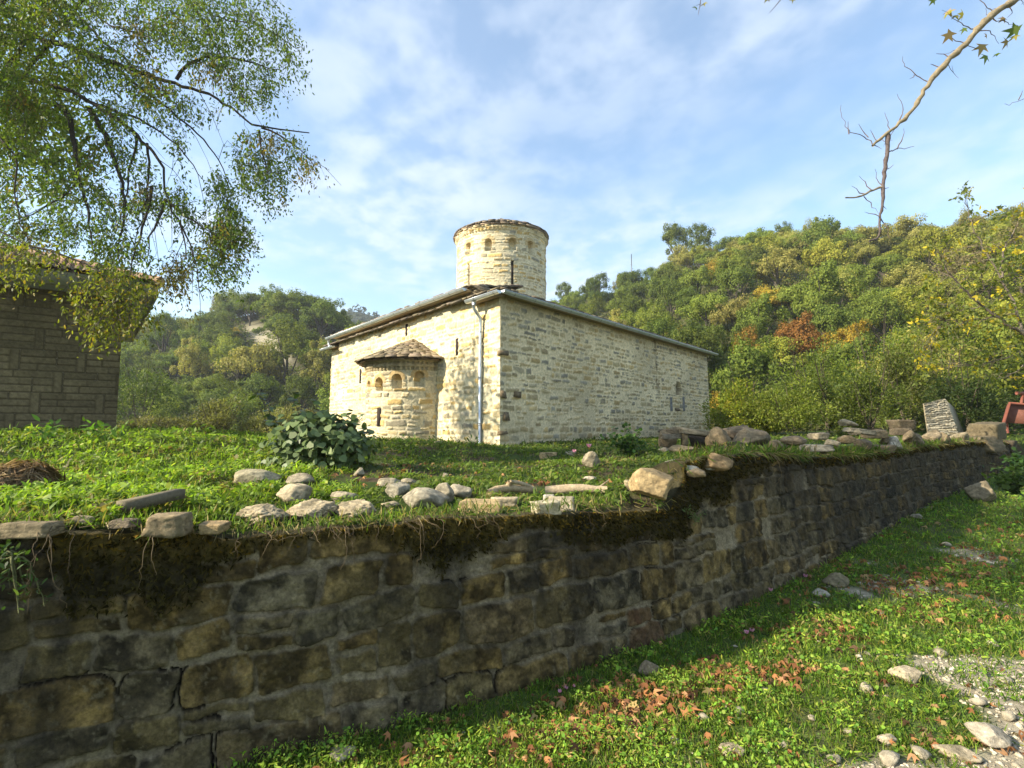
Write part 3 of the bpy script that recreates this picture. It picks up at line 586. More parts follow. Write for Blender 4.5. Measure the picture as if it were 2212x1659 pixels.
    for zo, zh, out, tooth in ((0.30, 0.09, 0.03, 1), (0.20, 0.07, 0.08, 0), (0.11, 0.09, 0.05, 1), (0.03, 0.08, 0.13, 0)):
        m = (ZZ > zat - zo - zh / 2 - 0.02) & (ZZ < zat - zo + zh / 2 - 0.0); tt = ((PH * ra / 0.15) % 1 < 0.5) * 0.07 if tooth else 0
        dp = np.where(m, out + (tt - 0.05 if tooth else 0), dp); c = np.where(m[..., None], np.array([0.42, 0.34, 0.20]) * (0.7 + 0.6 * vn(U * 9, ZZ * 3, 8))[..., None], c)
    rdir = np.stack([np.sin(PH), -np.cos(PH), 0 * PH], -1); P = AC + rdir * (ra + dp)[..., None] + UP * ZZ[..., None]
    ap = grid_obj('apse', P, c, M['masonry'], ch)
    rd = np.array([math.sin(wa), -math.cos(wa), 0]); tg = np.array([math.cos(wa), math.sin(wa), 0]); mb = MB(); mb.box(AC + rd * (ra - 0.02) - tg * 0.085 + UP * wzb, tg * 0.17, rd * 0.03, UP * (wzt - wzb), (0.035, 0.025, 0.020)); mb.build('window', M['dark'], ap)
    zr = E(890, 733)[1]
    slab_cone('apse_roof', AC, zat + 0.0, ra + 0.42, 0.05, zr - zat - 0.05, aE - 1.60, aE + 1.60, 17, 15, ap, (0.21, 0.165, 0.105), 0.04)
    slab_cone('apse_eave_course', AC, zat - 0.05, ra + 0.30, ra - 0.4, 0.012, aE - 1.60, aE + 1.60, 1, 16, ap, (0.20, 0.15, 0.10), 0.05)

    # --- roofs of stone slabs
    def slab_plane(name, P00, ue, ve, ncol, nrow, seed, parent, col=(0.20, 0.165, 0.115), taper=None):
        """slab courses on a plane: ue along the eave, ve up the slope; taper(v) gives the part of the course kept, from..to"""
        rng = np.random.RandomState(seed); mb = MB(); nrm = np.cross(ue, ve); nrm = nrm / np.linalg.norm(nrm)
        if nrm[2] < 0: nrm = -nrm
        for k in range(nrow):
            v0 = k / nrow; v1 = min(1.0, (k + 1.3) / nrow); a0, a1 = taper(v0) if taper else (0, 1); b0, b1 = taper(v1) if taper else (0, 1)
            if a1 - a0 < 0.01: continue
            n = max(1, int(ncol * (a1 - a0))); e = np.linspace(0, 1, n + 1) + np.concatenate([[0], rng.normal(0, 0.25 / n, n - 1), [0]]) if n > 1 else np.array([0, 1.0])
            for i in range(n):
                s0, s1 = e[i], e[i + 1]; l0 = a0 + (a1 - a0) * s0; l1 = a0 + (a1 - a0) * s1; m0 = b0 + (b1 - b0) * s0; m1 = b0 + (b1 - b0) * s1
                lift = nrm * (0.035 + rng.uniform(0, 0.03)); th = nrm * rng.uniform(0.03, 0.07); j = ve / np.linalg.norm(ve) * rng.normal(0, 0.035)
                q = [P00 + ue * l0 + ve * v0 + lift + j, P00 + ue * l1 + ve * v0 + lift + j, P00 + ue * m1 + ve * v1, P00 + ue * m0 + ve * v1]
                mb.hexa(q + [p + th for p in q], np.array(col) * rng.uniform(0.6, 1.4) * np.array([1, rng.uniform(0.96, 1.03), rng.uniform(0.88, 1.1)]))
        return mb.build(name, M['slate'], parent)
    ov = 0.30; corners = [C0 + nE * ov + nS * ov, C0 + dS * (LS + ov) + nE * ov + nS * ov, C0 + dS * (LS + ov) + dE * (LE + ov) - nE * 0 + nS * ov * 0, C0 + dE * (LE + ov) + nE * ov + nS * 0]
    corners = [np.array([p[0], p[1], ZE + 0.06]) for p in corners]
    apex = np.array([DC[0], DC[1], ZE + 2.65])
    for k, nc in ((0, 40), (1, 16), (2, 20), (3, 36)):
        a, b = corners[k], corners[(k + 1) % 4]; ue = b - a; f = ((apex - a) @ ue) / (ue @ ue); foot = a + ue * f; ve = apex - foot
        slab_plane('roof_slope', a, ue, ve, nc, 18, 20 + k, ch, taper=lambda v, f=f: (f * v, 1 - (1 - f) * v))
    mb = MB()                                                                       # timber soffit under the eaves
    mb.box(C0 + nS * 0.02 - dS * 0.25 + UP * (ZE - 0.02), dS * (LS + 0.5), nS * 0.26, UP * 0.06, (0.36, 0.28, 0.16))
    mb.box(C0 + nE * 0.02 + dE * T0 + UP * (ZR - 0.02), dE * (T1 - T0 + 0.1), nE * 0.30, UP * 0.07, (0.55, 0.41, 0.23))  # raised board coloured lighter, bounced light put into its colour
    mb.box(C0 + nE * 0.02 + dE * (T1 + 0.1) + UP * (ZE - 0.07), dE * (LE - T1 + 0.15), nE * 0.28, UP * 0.06, (0.30, 0.23, 0.14))
    mb.box(C0 + nE * 0.02 - dE * 0.25 + UP * (ZE - 0.07), dE * (T0 + 0.2), nE * 0.26, UP * 0.06, (0.30, 0.23, 0.14)); mb.build('soffit', M['paint'], ch)
    # raised middle roof on the apse side, with the stepped slab verge at its right end
    a = C0 + dE * (T0 - 0.05) + nE * 0.36 + UP * (ZR + 0.07); ue = dE * (T1 - T0 + 0.15); q = DC - a; q[2] = 0; back = -nE * 2.3 + UP * 0.42
    slab_plane('raised_roof', a, ue, back, 34, 9, 31, ch, (0.20, 0.165, 0.125))
    rng = np.random.RandomState(33); mb = MB()
    for k in range(8):
        z = ZE + 0.10 + k * (ZR + 0.06 - ZE) / 8; w_ = rng.uniform(0.28, 0.42); o = C0 + dE * (T0 - 0.22 + rng.normal(0, 0.03)) + nE * (0.16 + rng.normal(0, 0.03)) + UP * z
        mb.box(o, dE * w_, -nE * rng.uniform(0.7, 1.2), UP * rng.uniform(0.035, 0.055), np.array([0.27, 0.215, 0.14]) * rng.uniform(0.6, 1.3))
    o = C0 + dE * (T0 - 0.20) + nE * 0.30 + UP * (ZR + 0.10); mb.box(o, dE * 0.42 + UP * 0.02, -nE * 1.1, UP * 0.055, (0.20, 0.16, 0.11)); mb.build('slab_verge', M['slate'], ch)

    # --- gutters and downpipe (zinc)
    def gutter(p0, p1, out, r=0.085, seed=0):
        mb = MB(); L_ = np.linalg.norm(p1 - p0); e = (p1 - p0) / L_; th = np.linspace(0, math.pi, 9)
        prof = [(-math.cos(t) * r, -math.sin(t) * r) for t in th]; n = 2
        V = np.array([[p + out * (r + x) + UP * y for x, y in prof] for p in (p0, p1)]); V2 = np.array([[p + out * (r + x * 0.93) + UP * (y * 0.93) for x, y in prof] for p in (p0, p1)])
        m = len(prof); cc = (0.62, 0.66, 0.66)
        mb.add(V.reshape(-1, 3), [(j, j + 1, m + j + 1, m + j) for j in range(m - 1)], cc); mb.add(V2.reshape(-1, 3), [(j, m + j, m + j + 1, j + 1) for j in range(m - 1)], (0.5, 0.52, 0.5))
        for V_ in (V[0], V[1]): mb.add(V_, [tuple(range(m))], cc)
        mb.tube([p0 + out * 2 * r, p1 + out * 2 * r], 0.014, 6, cc)
        for d in np.arange(0.45, L_, 0.95):                                         # straps and joints
            q = p0 + e * d; vv = np.array([[q + e * k + out * (r + x * 1.06) + UP * y * 1.06 for x, y in prof] for k in (0, 0.035)]); mb.add(vv.reshape(-1, 3), [(j, j + 1, m + j + 1, m + j) for j in range(m - 1)], (0.42, 0.44, 0.42))
        return mb.build('gutter', M['zinc'], ch)
    gS = C0 + nS * 0.27 + UP * (ZE + 0.03); gutter(gS - dS * 0.30, gS + dS * (LS + 0.45), nS, 0.085)
    gE = C0 + nE * 0.27 + UP * (ZE - 0.0); gutter(gE + dE * (T0 - 0.05), gE - dE * 0.42, nE, 0.085)
    gR = C0 + nE * 0.32 + UP * (ZR + 0.06); gutter(gR + dE * (T1 + 0.55), gR + dE * (T0 - 0.02), nE, 0.09)
    gL = C0 + nE * 0.30 + UP * (ZE - 0.04); gutter(gL + dE * (LE + 0.4), gL + dE * (T1 - 0.25), nE, 0.085)
    tp = E(1044, 800)[0]; mb = MB(); base = C0 + dE * tp + nE * 0.11; g0 = gE + dE * tp + nE * 0.085
    mb.tube([g0 - UP * 0.05, g0 - UP * 0.2], [0.085, 0.052], 10, (0.55, 0.59, 0.60))
    pts = [g0 - UP * 0.18, g0 - UP * 0.30, g0 * 0.55 + np.array([base[0], base[1], g0[2]]) * 0.45 - UP * 0.42, np.array([base[0], base[1], g0[2] - 0.56]), np.array([base[0], base[1], g0[2] - 0.8]), np.array([base[0], base[1], ZG - 0.15])]
    mb.tube(pts, 0.05, 12, (0.52, 0.57, 0.60))
    for z in np.linspace(ZG + 0.6, g0[2] - 1.0, 3): mb.tube([np.array([base[0], base[1], z]), np.array([base[0], base[1], z + 0.05])], 0.06, 12, (0.40, 0.43, 0.45))
    mb.build('downpipe', M['zinc'], ch, smooth=False)
    # short hopper outlet joining the raised gutter to the low one at the far end
    q = gR + dE * (T1 + 0.33) + nE * 0.09; mb = MB(); mb.tube([q - UP * 0.07, q - UP * 0.2, q - UP * 0.42 - nE * 0.05], [0.075, 0.05, 0.045], 10, (0.6, 0.63, 0.63)); mb.build('gutter_outlet', M['zinc'], ch)
    return C0, dE, dS, nE, nS, ZG, ZE
CHURCH = build_church()

# ------------------------------------------------------------------ block-built annex at the left
def build_annex():
    C = at(250, 932, 11.5); zg = float(C[2]); C = np.array([C[0], C[1], 0.0]); a = math.atan(1.358)
    dl = -np.array([math.sin(a), math.cos(a), 0]); n = np.array([math.cos(a), -math.sin(a), 0]); UP = np.array([0, 0, 1.0]); db = np.array([-0.8317, 1.0, 0]) / math.hypot(0.8317, 1); o = 0.62
    tip = C - dl * o + n * o; zt = EYE + float(ray(330, 613)[2]) * float(tip[1])
    an = empty('block_building', C + UP * zg, 'dark concrete-block building with a barrel-tiled hipped roof and wide eaves', 'building', kind='thing')
    zw = zt - 0.30; Lf = 9.0; z0 = zg - 0.5
    U, Z = np.meshgrid(np.arange(0, Lf, 0.02), np.arange(z0, zw, 0.017), indexing='ij')
    zz_ = Z - z0 + 0.02; band = np.floor(zz_ / 0.45); ub = (U + (band % 3) * 0.36 + 0.1) % 1.06; vb = zz_ % 0.45
    vert = ub < 0.15; rowi = np.floor(vb / 0.15); bi = np.floor((U + (band % 3) * 0.36 + 0.1) / 1.06); h = _h(bi, band, rowi, 5); cut = 0.15 + 0.91 * np.where(h < 0.33, 0.36, np.where(h < 0.66, 0.55, 0.70))
    left = ub < cut; x0 = np.where(left, 0.15, cut); x1 = np.where(left, cut, 1.06)
    du = np.where(vert, np.minimum(ub, 0.15 - ub), np.minimum(ub - x0, x1 - ub)); dv = np.where(vert, np.minimum(vb, 0.45 - vb), np.minimum(vb % 0.15, 0.15 - vb % 0.15))
    e = np.minimum(du, dv); ins = sstep(0.004, 0.014, e); hh = _h(bi * 7 + left * 3 + vert * 11, band, rowi * (1 - vert), 8)
    c = np.array([0.165, 0.128, 0.066]) * (0.80 + 0.35 * hh)[..., None] * (0.55 + 0.9 * fbm(U * 1.3, Z * 0.8, 3, 4))[..., None] * (0.75 + 0.5 * vn(U * 30, Z * 30, 4))[..., None]; c = c * ins[..., None] + np.array([0.075, 0.055, 0.028]) * (1 - ins)[..., None]
    P = C + dl * U[..., None] + n * (0.022 * ins - 0.022 + 0.008 * hh * ins)[..., None] + UP * Z[..., None]
    grid_obj('block_wall', P, c, M['block'], an, flip=False)
    mb = MB(); mb.box(C + UP * z0 - n * 0.02 + dl * 0.05, dl * Lf, db * 7.0, UP * (zw - z0), (0.26, 0.22, 0.15)); mb.build('side_wall', M['block'], an)
    # eaves: soffit slab with a deep painted fascia
    R0 = C - dl * o + n * o; mb = MB(); fh = 0.30
    mb.box(R0 + UP * zw, dl * (Lf + 2 * o), db * (7 + 2 * o), UP * 0.05, (0.30, 0.29, 0.24)); mb.build('soffit', M['paint'], an)
    mb = MB(); mb.box(R0 + UP * (zw - 0.012) + n * 0.003, dl * (Lf + 2 * o), -n * 0.05, UP * fh, (0.23, 0.215, 0.125)); mb.box(R0 + UP * (zw - 0.012) - dl * 0.003, db * (7 + 2 * o), dl * 0.05, UP * fh, (0.30, 0.29, 0.23)); mb.build('fascia', M['paint'], an)
    # barrel tiles on the hipped slopes
    zt2 = zw + fh - 0.01; pitch = math.tan(rad(19))
    def slope(P0, e1, e2, length, depth, seed, name):
        us = np.arange(0, length, 0.018); vs = np.arange(0, depth, 0.03); U_, V_ = np.meshgrid(us, vs, indexing='ij'); 
        k = np.floor(V_ / 0.26); fr = (V_ / 0.26) - k; col_i = np.floor(U_ / 0.14)
        wave = np.abs(np.sin(math.pi * U_ / 0.14)) ** 0.7 * 0.05; zz3 = V_ * pitch + wave + 0.035 * (1 - fr) + 0.012 * _h(col_i, k, k * 0, seed)
        Uc = np.clip(U_, V_, np.maximum(length - V_, V_ + 0.001)); Vj = V_ - 0.03 * (_h(col_i, k * 0, k * 0, seed + 1)) * (k == 0)
        Pp = P0 + e1 * Uc[..., None] + e2 * Vj[..., None] + UP * zz3[..., None]
        cc = np.array([0.20, 0.125, 0.075]) * (0.45 + 1.0 * _h(col_i, k, k * 0, seed + 2))[..., None] * (0.55 + 0.45 * sstep(0.0, 0.4, wave / 0.05))[..., None]
        lich = fbm(U_ * 3, V_ * 3, seed + 3, 3)[..., None]; cc = cc * (1 - 0.5 * sstep(0.5, 0.65, lich)) + np.array([0.20, 0.19, 0.12]) * 0.5 * sstep(0.5, 0.65, lich)
        grid_obj(name, Pp, cc, M['tile'], an, smooth=True)
    Rt = C - dl * (o + 0.05) + n * (o + 0.05) + UP * zt2
    slope(Rt, dl, db, Lf + 1.3, 4.2, 61, 'tiled_slope'); slope(Rt, db, dl, 7 + 1.3, 4.2, 62, 'tiled_slope')
    # ridge tiles along the hip
    mb = MB(); e = (dl + db); L0 = np.linalg.norm(e); e = e / L0
    for k in range(14):
        p = Rt + e * (0.02 + k * 0.40) + UP * (0.03 + (k * 0.40) / L0 * pitch * 1.0 + 0.02); q = p + e * 0.44 + UP * (0.44 / L0 * pitch - 0.0)
        mb.tube([p, q], [0.12, 0.10], 8, np.array([0.25, 0.165, 0.10]) * (0.7 + 0.5 * random.Random(k).random()))
    mb.build('hip_tiles', M['tile'], an)
    return C, dl, n, zg
ANNEX = build_annex()
# ------------------------------------------------------------------ foliage builders
T_QUAD = np.array([(-0.5, 0, 0), (0, -0.32, 0.04), (0.5, 0, 0), (0, 0.32, 0.04)])
T_LEAF = np.array([(0, 0, 0), (0.25, -0.17, 0.03), (0.62, -0.15, 0.03), (1, 0, -0.06), (0.62, 0.15, 0.03), (0.25, 0.17, 0.03)])
T_ROUND = np.array([(0, 0, 0), (0.02, -0.30, 0.03), (0.30, -0.50, 0.06), (0.70, -0.40, 0.03), (1.0, 0, -0.06), (0.70, 0.40, 0.03), (0.30, 0.50, 0.06), (0.02, 0.30, 0.03)])
T_BLADE = np.array([(0, -0.035, 0), (0, 0.035, 0), (0.6, 0.03, 0.0), (1, 0, -0.12), (0.6, -0.03, 0.0)])
def _palm():
    pts = []
    for k, (a, r) in enumerate([(-118, .62), (-88, .28), (-58, .88), (-30, .42), (0, 1.05), (30, .42), (58, .88), (88, .28), (118, .62)]):
        pts.append((0.12 + r * math.cos(rad(a)) * .8, r * math.sin(rad(a)) * .8, -0.10 * r if k % 2 == 0 else 0.05))
    return np.array([(-0.05, 0, 0)] + pts)
T_PALM = _palm()
def frames(d, rng, nrm=None):
    d = d / (np.linalg.norm(d, axis=1, keepdims=True) + 1e-9)
    r = rng.normal(0, 1, d.shape) if nrm is None else nrm
    y = np.cross(r, d); y /= np.linalg.norm(y, axis=1, keepdims=True) + 1e-9
    return d, y, np.cross(d, y)
def leaves_V(pos, d, size, tmpl, rng, nrm=None):
    x, y, z = frames(d, rng, nrm); size = np.broadcast_to(np.asarray(size, float), (len(pos),))[:, None, None]
    t = tmpl[None]; return pos[:, None] + size * (t[..., 0:1] * x[:, None] + t[..., 1:2] * y[:, None] + t[..., 2:3] * z[:, None])
def leaves_obj(name, pos, d, size, col, tmpl, mat, parent, rng, nrm=None):
    V = leaves_V(pos, d, size, tmpl, rng, nrm); k = tmpl.shape[0]
    return mesh_from(name, V.reshape(-1, 3), np.arange(len(V) * k).reshape(-1, k), np.repeat(col, k, 0), mat, parent)
def tones(n, cols, wts, rng, var=0.3):
    cols = np.asarray(cols, float); i = rng.choice(len(cols), n, p=np.asarray(wts, float) / np.sum(wts)); return cols[i] * (1 + var * rng.uniform(-1, 1, (n, 1)))
def sph(n, rng):
    v = rng.normal(0, 1, (n, 3)); return v / np.linalg.norm(v, axis=1, keepdims=True)
def crown_pts(rng, R, z0, nl, per, lump=(0.30, 0.46), flat=0.0):
    """leaf places and outward directions on many overlapping clumps of an uneven crown"""
    P, D = [], []
    c = sph(nl, rng); c[:, 2] = np.abs(c[:, 2]) * 1.2 - 0.35; rr = rng.uniform(0.25, 1.0, nl) ** 0.6 * rng.uniform(.8, 1.12, nl)
    for k in range(nl):
        lr = rng.uniform(*lump) * (1.15 - 0.35 * rr[k]); d = sph(int(per * rng.uniform(0.6, 1.3)), rng); d[:, 2] = d[:, 2] * 0.8 + 0.15
        rad_ = lr * (rng.uniform(0.55, 1.1, (len(d), 1))); P.append((c[k] * rr[k] + d * rad_)); D.append(d * 0.8 + c[k] * 0.5)
    P = np.concatenate(P) * np.array(R); P[:, 2] += z0 + R[2] * 0.75; return P, np.concatenate(D)

# ------------------------------------------------------------------ hills
def hill_fn(px, base_Y, base_z, sil_px, sil_py, crest_Y, tree_h, nk=46, pw=1.1, px_step=10, seed=1):
    cols = np.arange(px[0], px[1] + 1, px_step); py = np.interp(cols, sil_px, sil_py); Yc = np.interp(cols, *crest_Y); th = np.interp(cols, *tree_h) if isinstance(tree_h, tuple) else tree_h
    d = ray(cols, py); zc = EYE + d[:, 2] * Yc - th; k = np.linspace(0, 1, nk)
    by = np.interp(cols, *base_Y) if isinstance(base_Y, tuple) else np.full(len(cols), float(base_Y))
    Y = by[:, None] + (Yc - by)[:, None] * k[None]; Z = base_z + (zc - base_z)[:, None] * (k[None] ** pw)
    X = d[:, 0:1] * Y
    Z = Z + (1.6 * (fbm(X * 0.09, Y * 0.09, seed, 3) - 0.5)) * (np.sin(k * math.pi))[None]
    # beyond the crest the ground falls away
    kb = np.linspace(0.05, 1, 10); Yb = Yc[:, None] + 70 * kb[None]; Zb = Z[:, -1:] - 22 * kb[None] ** 1.4; Xb = d[:, 0:1] * Yc[:, None] + d[:, 0:1] * 0.7 * 70 * kb[None]
    P = np.stack([np.concatenate([X, Xb], 1), np.concatenate([Y, Yb], 1), np.concatenate([Z, Zb], 1)], -1)
    def sample(p, kk):
        ci = (np.asarray(p) - cols[0]) / px_step; ki = np.asarray(kk) * (nk - 1); i0 = np.clip(ci.astype(int), 0, len(cols) - 2); j0 = np.clip(ki.astype(int), 0, nk - 2); fi = (ci - i0)[..., None]; fj = (ki - j0)[..., None]
        return (P[i0, j0] * (1 - fi) + P[i0 + 1, j0] * fi) * (1 - fj) + (P[i0, j0 + 1] * (1 - fi) + P[i0 + 1, j0 + 1] * fi) * fj
    return P, sample
R_SIL = ([1000, 1190, 1240, 1300, 1400, 1430, 1470, 1540, 1600, 1650, 1800, 1950, 2050, 2130, 2212, 2500, 3000], [665, 640, 612, 604, 576, 566, 530, 520, 498, 490, 483, 482, 474, 458, 442, 420, 420])
L_SIL = ([-600, -100, 250, 340, 400, 470, 540, 600, 660, 700, 740, 780, 830, 1000], [640, 690, 722, 700, 682, 660, 640, 630, 636, 655, 684, 712, 740, 800])
PR, sampR = hill_fn((1000, 3000), ([1000, 1500, 1900, 2212, 3000], [48, 38, 31, 27, 27]), 0.6, *R_SIL, ([1000, 1190, 1400, 1500, 1800, 2212, 3000], [190, 175, 140, 105, 95, 84, 80]), 5.0, seed=3)
PL, sampL = hill_fn((-600, 1000), 52, -5.0, *L_SIL, ([-600, 300, 600, 800, 1000], [120, 125, 118, 110, 105]), 4.5, seed=4)
C = np.array([0.075, 0.072, 0.030]) * (0.6 + 0.7 * fbm(PR[..., 0] * .2, PR[..., 1] * .2, 8, 3))[..., None]
tag(grid_obj('hillside', PR, C, M['far'], flip=True), kind='structure')
C = np.array([0.075, 0.070, 0.032]) * (0.6 + 0.7 * fbm(PL[..., 0] * .2, PL[..., 1] * .2, 9, 3))[..., None]
ppx, ppy = project(PL); ctr = 575 + (ppy - 735) * 0.75; bare = sstep(40, 14, np.abs(ppx - ctr) + 25 * (fbm(ppx * .03, ppy * .03, 4, 3) - .5)) * sstep(690, 715, ppy) * sstep(800, 770, ppy)
bare2 = sstep(0.5, 0.62, fbm(ppx * .02, ppy * .03, 5, 3)) * sstep(820, 850, ppy) * sstep(520, 580, ppx) * 0.55
C = C * (1 - bare[..., None]) + np.array([0.33, 0.29, 0.20]) * bare[..., None] * (0.7 + 0.5 * vn(ppx * .2, ppy * .1, 4))[..., None]; C = C * (1 - bare2[..., None]) + np.array([0.14, 0.12, 0.085]) * bare2[..., None]
tag(grid_obj('hillside', PL, C, M['far'], flip=True), kind='structure')
PF, sampF = hill_fn((-700, 1500), 220, 5.0, *([-700, 200, 290, 330, 400, 640, 700, 760, 810, 860, 1000, 1200, 1500], [690, 705, 702, 698, 705, 672, 660, 657, 668, 690, 700, 690, 690]), ([-700, 1500], [360, 360]), 5.0, px_step=14, nk=24, seed=7)
C = np.array([0.050, 0.062, 0.035]) * (0.7 + 0.6 * fbm(PF[..., 0] * .1, PF[..., 1] * .1, 10, 3))[..., None]
tag(grid_obj('distant_ridge', PF, C, M['far'], flip=True), kind='structure')

# trees of the hillsides: a few crown shapes in each foliage colour, copied as objects of their own
KINDS = {
    'dark':   ([(0.034, 0.050, 0.012), (0.048, 0.066, 0.015), (0.062, 0.078, 0.018)], 'dark green evergreen tree with rounded crown'),
    'mid':    ([(0.066, 0.088, 0.018), (0.084, 0.102, 0.021), (0.052, 0.070, 0.016)], 'mid green broadleaf tree with a full crown'),
    'yellow': ([(0.105, 0.116, 0.021), (0.120, 0.122, 0.024), (0.084, 0.096, 0.019)], 'yellow-green tree turning in early autumn'),
    'olive':  ([(0.112, 0.112, 0.036), (0.130, 0.124, 0.042), (0.090, 0.095, 0.030)], 'pale olive-green feathery tree'),
    'orange': ([(0.165, 0.108, 0.018), (0.145, 0.105, 0.019), (0.105, 0.092, 0.018)], 'golden orange autumn tree'),
    'russet': ([(0.130, 0.072, 0.022), (0.145, 0.084, 0.024), (0.100, 0.066, 0.022)], 'russet brown autumn tree'),
    'grey':   ([(0.120, 0.104, 0.056), (0.100, 0.090, 0.048), (0.085, 0.082, 0.036)], 'greyish half-bare tree'),
}
PROTO = {}
def proto(kind, shape):
    if (kind, shape) in PROTO: return PROTO[kind, shape]
    rng = np.random.RandomState(hash((list(KINDS).index(kind), shape, 3)) % 100000)
    R = [(1.0, 1.0, 0.85), (0.85, 0.9, 1.05), (1.15, 1.05, 0.75), (0.8, 0.8, 1.2)][shape % 4]; zt = 0.35
    pts, d = crown_pts(rng, R, zt, [44, 38, 52, 34][shape % 4], 200, (0.13, 0.38)); size = rng.uniform(0.035, 0.085, len(pts))
    c = tones(len(pts), KINDS[kind][0], (1, 1, 0.7), rng, 0.35) * np.array([2.55, 2.4, 1.9])
    d2 = d + rng.normal(0, 0.55, d.shape); d2 = np.cross(d2, rng.normal(0, 1, d.shape))
    cr = leaves_V(pts, d2, size, T_QUAD, rng, d + rng.normal(0, 0.3, d.shape))
    V = cr.reshape(-1, 3); me = mesh_from('crown', V, np.arange(len(V)).reshape(-1, 4), np.repeat(c, 4, 0), M['leaf_far']); cm_ = me.data; bpy.data.objects.remove(me)
    mb = MB(); mb.tube([(0, 0, -0.3), (0.03, 0.02, 0.3), (0.0, 0.05, zt + R[2] * 0.8)], [0.075, 0.06, 0.03], 6, (0.09, 0.075, 0.055))
    for k in range(6):
        a = rng.uniform(0, 6.28); h = rng.uniform(0.2, 0.7); e = np.array([math.cos(a) * R[0] * .6, math.sin(a) * R[1] * .6, zt + R[2] * rng.uniform(.6, 1.2)]); mb.tube([(0.02, 0.02, h), e * 0.55 + np.array([0, 0, h * .45]), e], [0.035, 0.022, 0.008], 5, (0.09, 0.075, 0.055))
    to = mb.build('trunk', M['bark']); tm = to.data; bpy.data.objects.remove(to)
    PROTO[kind, shape] = (cm_, tm); return PROTO[kind, shape]
def plant_tree(p, size, kind, shape, rot, label, group, cat='tree', name='hillside_tree', zs=1.0):
    e = bpy.data.objects.new(name, None); COL.objects.link(e); e.location = tuple(float(v) for v in p); e.scale = (size, size, size * zs); e.rotation_euler = (0, 0, rot); e.empty_display_size = 0.2
    tag(e, label, cat, group)
    for nm, me in zip(('crown', 'trunk'), proto(kind, shape)):
        o = bpy.data.objects.new(nm, me); COL.objects.link(o); o.parent = e
    return e
def forest():
    rng = np.random.RandomState(12)
    def kind_at(px, py, right, k):
        n = float(fbm(px * 0.006, py * 0.008, 77, 2)); r = rng.rand()
        if right:
            if py < 565 and px > 1560: return 'olive' if r < .5 else ('yellow' if r < .65 else 'mid')
            if px > 1880: return 'yellow' if r < .5 else ('mid' if r < .75 else ('olive' if r < .92 else 'grey'))
            if px < 1480 or n > 0.50: return 'dark' if r < .62 else ('mid' if r < .9 else 'olive')
            if py > 760: return 'mid' if r < .35 else ('yellow' if r < .6 else ('olive' if r < .8 else ('orange' if r < .88 else 'dark')))
            return 'mid' if r < .4 else ('dark' if r < .62 else ('yellow' if r < .8 else 'olive'))
        if px > 540 and py < 740: return 'dark' if r < .8 else 'mid'
        if py > 800: return 'mid' if r < .45 else ('dark' if r < .85 else 'olive')
        return 'mid' if r < .45 else ('yellow' if r < .49 else ('olive' if r < .58 else ('dark' if r < .96 else 'russet')))
    SPEC = [(1462, 540, 42), (1512, 545, 34), (1545, 592, 44), (1660, 655, 48), (1715, 772, 62), (1668, 780, 45), (1610, 790, 34), (1460, 722, 40), (1545, 872, 30), (640, 660, 70), (585, 668, 50), (505, 735, 26)]
    def scatter(samp, px0, px1, n, right, smin, smax, grp, where):
        cnt = 0; tries = 0; pts = []
        while cnt < n and tries < 30000:
            tries += 1; px = rng.uniform(px0, px1); k = rng.uniform(0, 1.0) ** 0.95
            p = samp(np.array([px]), np.array([k]))[0]; qx, qy = project(p + np.array([0, 0, 2.5]))
            s = rng.uniform(smin, smax) * (1.0 if k > .3 else 0.85)
            if any((qx - a) ** 2 + (qy - b) ** 2 < (c * .62 + s * F / p[1] * .12) ** 2 for a, b, c in SPEC): continue
            if not right and abs(qx - (575 + (qy - 735) * 0.75)) < 36 and 690 < qy < 800: continue
            rr = s * 0.72
            if any((p[0] - q[0]) ** 2 + ((p[1] - q[1]) * 0.55) ** 2 < (rr + q[2]) ** 2 * 0.42 for q in pts): continue
            pts.append((p[0], p[1], rr)); kd = kind_at(qx, qy, right, k)
            if k > .9: s *= 0.72
            plant_tree(p - np.array([0, 0, 0.25]), s, kd, rng.randint(4), rng.uniform(0, 6.28), KINDS[kd][1] + where, KINDS[kd][1].split(' tree')[0] + ' trees' + grp, zs=rng.uniform(0.9, 1.25)); cnt += 1
        return cnt
    a = scatter(sampR, 1130, 2330, 152, True, 2.6, 4.0, ' of the right-hand hill', ' on the right-hand hill')
    b = scatter(sampL, 225, 800, 76, False, 3.2, 4.9, ' of the left-hand hill', ' on the left-hand hill')
    def crest(samp, px0, px1, step, kinds, s0, s1, grp, where):
        x = px0
        while x < px1:
            kd = kinds(x)[rng.randint(len(kinds(x)))]; k = rng.uniform(.88, 1.0); s = rng.uniform(s0, s1); p = samp(np.array([x]), np.array([k]))[0]
            plant_tree(p - np.array([0, 0, .9]), s, kd, rng.randint(3), rng.uniform(0, 6.28), KINDS[kd][1] + where, KINDS[kd][1].split(' tree')[0] + ' trees' + grp, zs=rng.uniform(.9, 1.1)); x += step * rng.uniform(.6, 1.3)
    crest(sampR, 1440, 2320, 19, lambda x: ('olive', 'olive', 'olive', 'mid', 'yellow') if x < 2000 else ('mid', 'olive', 'dark', 'yellow'), 2.7, 3.5, ' of the right-hand hill', ' on the right-hand hill')
    crest(sampL, 380, 790, 20, lambda x: ('dark', 'dark', 'mid') if x > 560 else ('mid', 'mid', 'dark'), 2.9, 3.8, ' of the left-hand hill', ' on the left-hand hill')
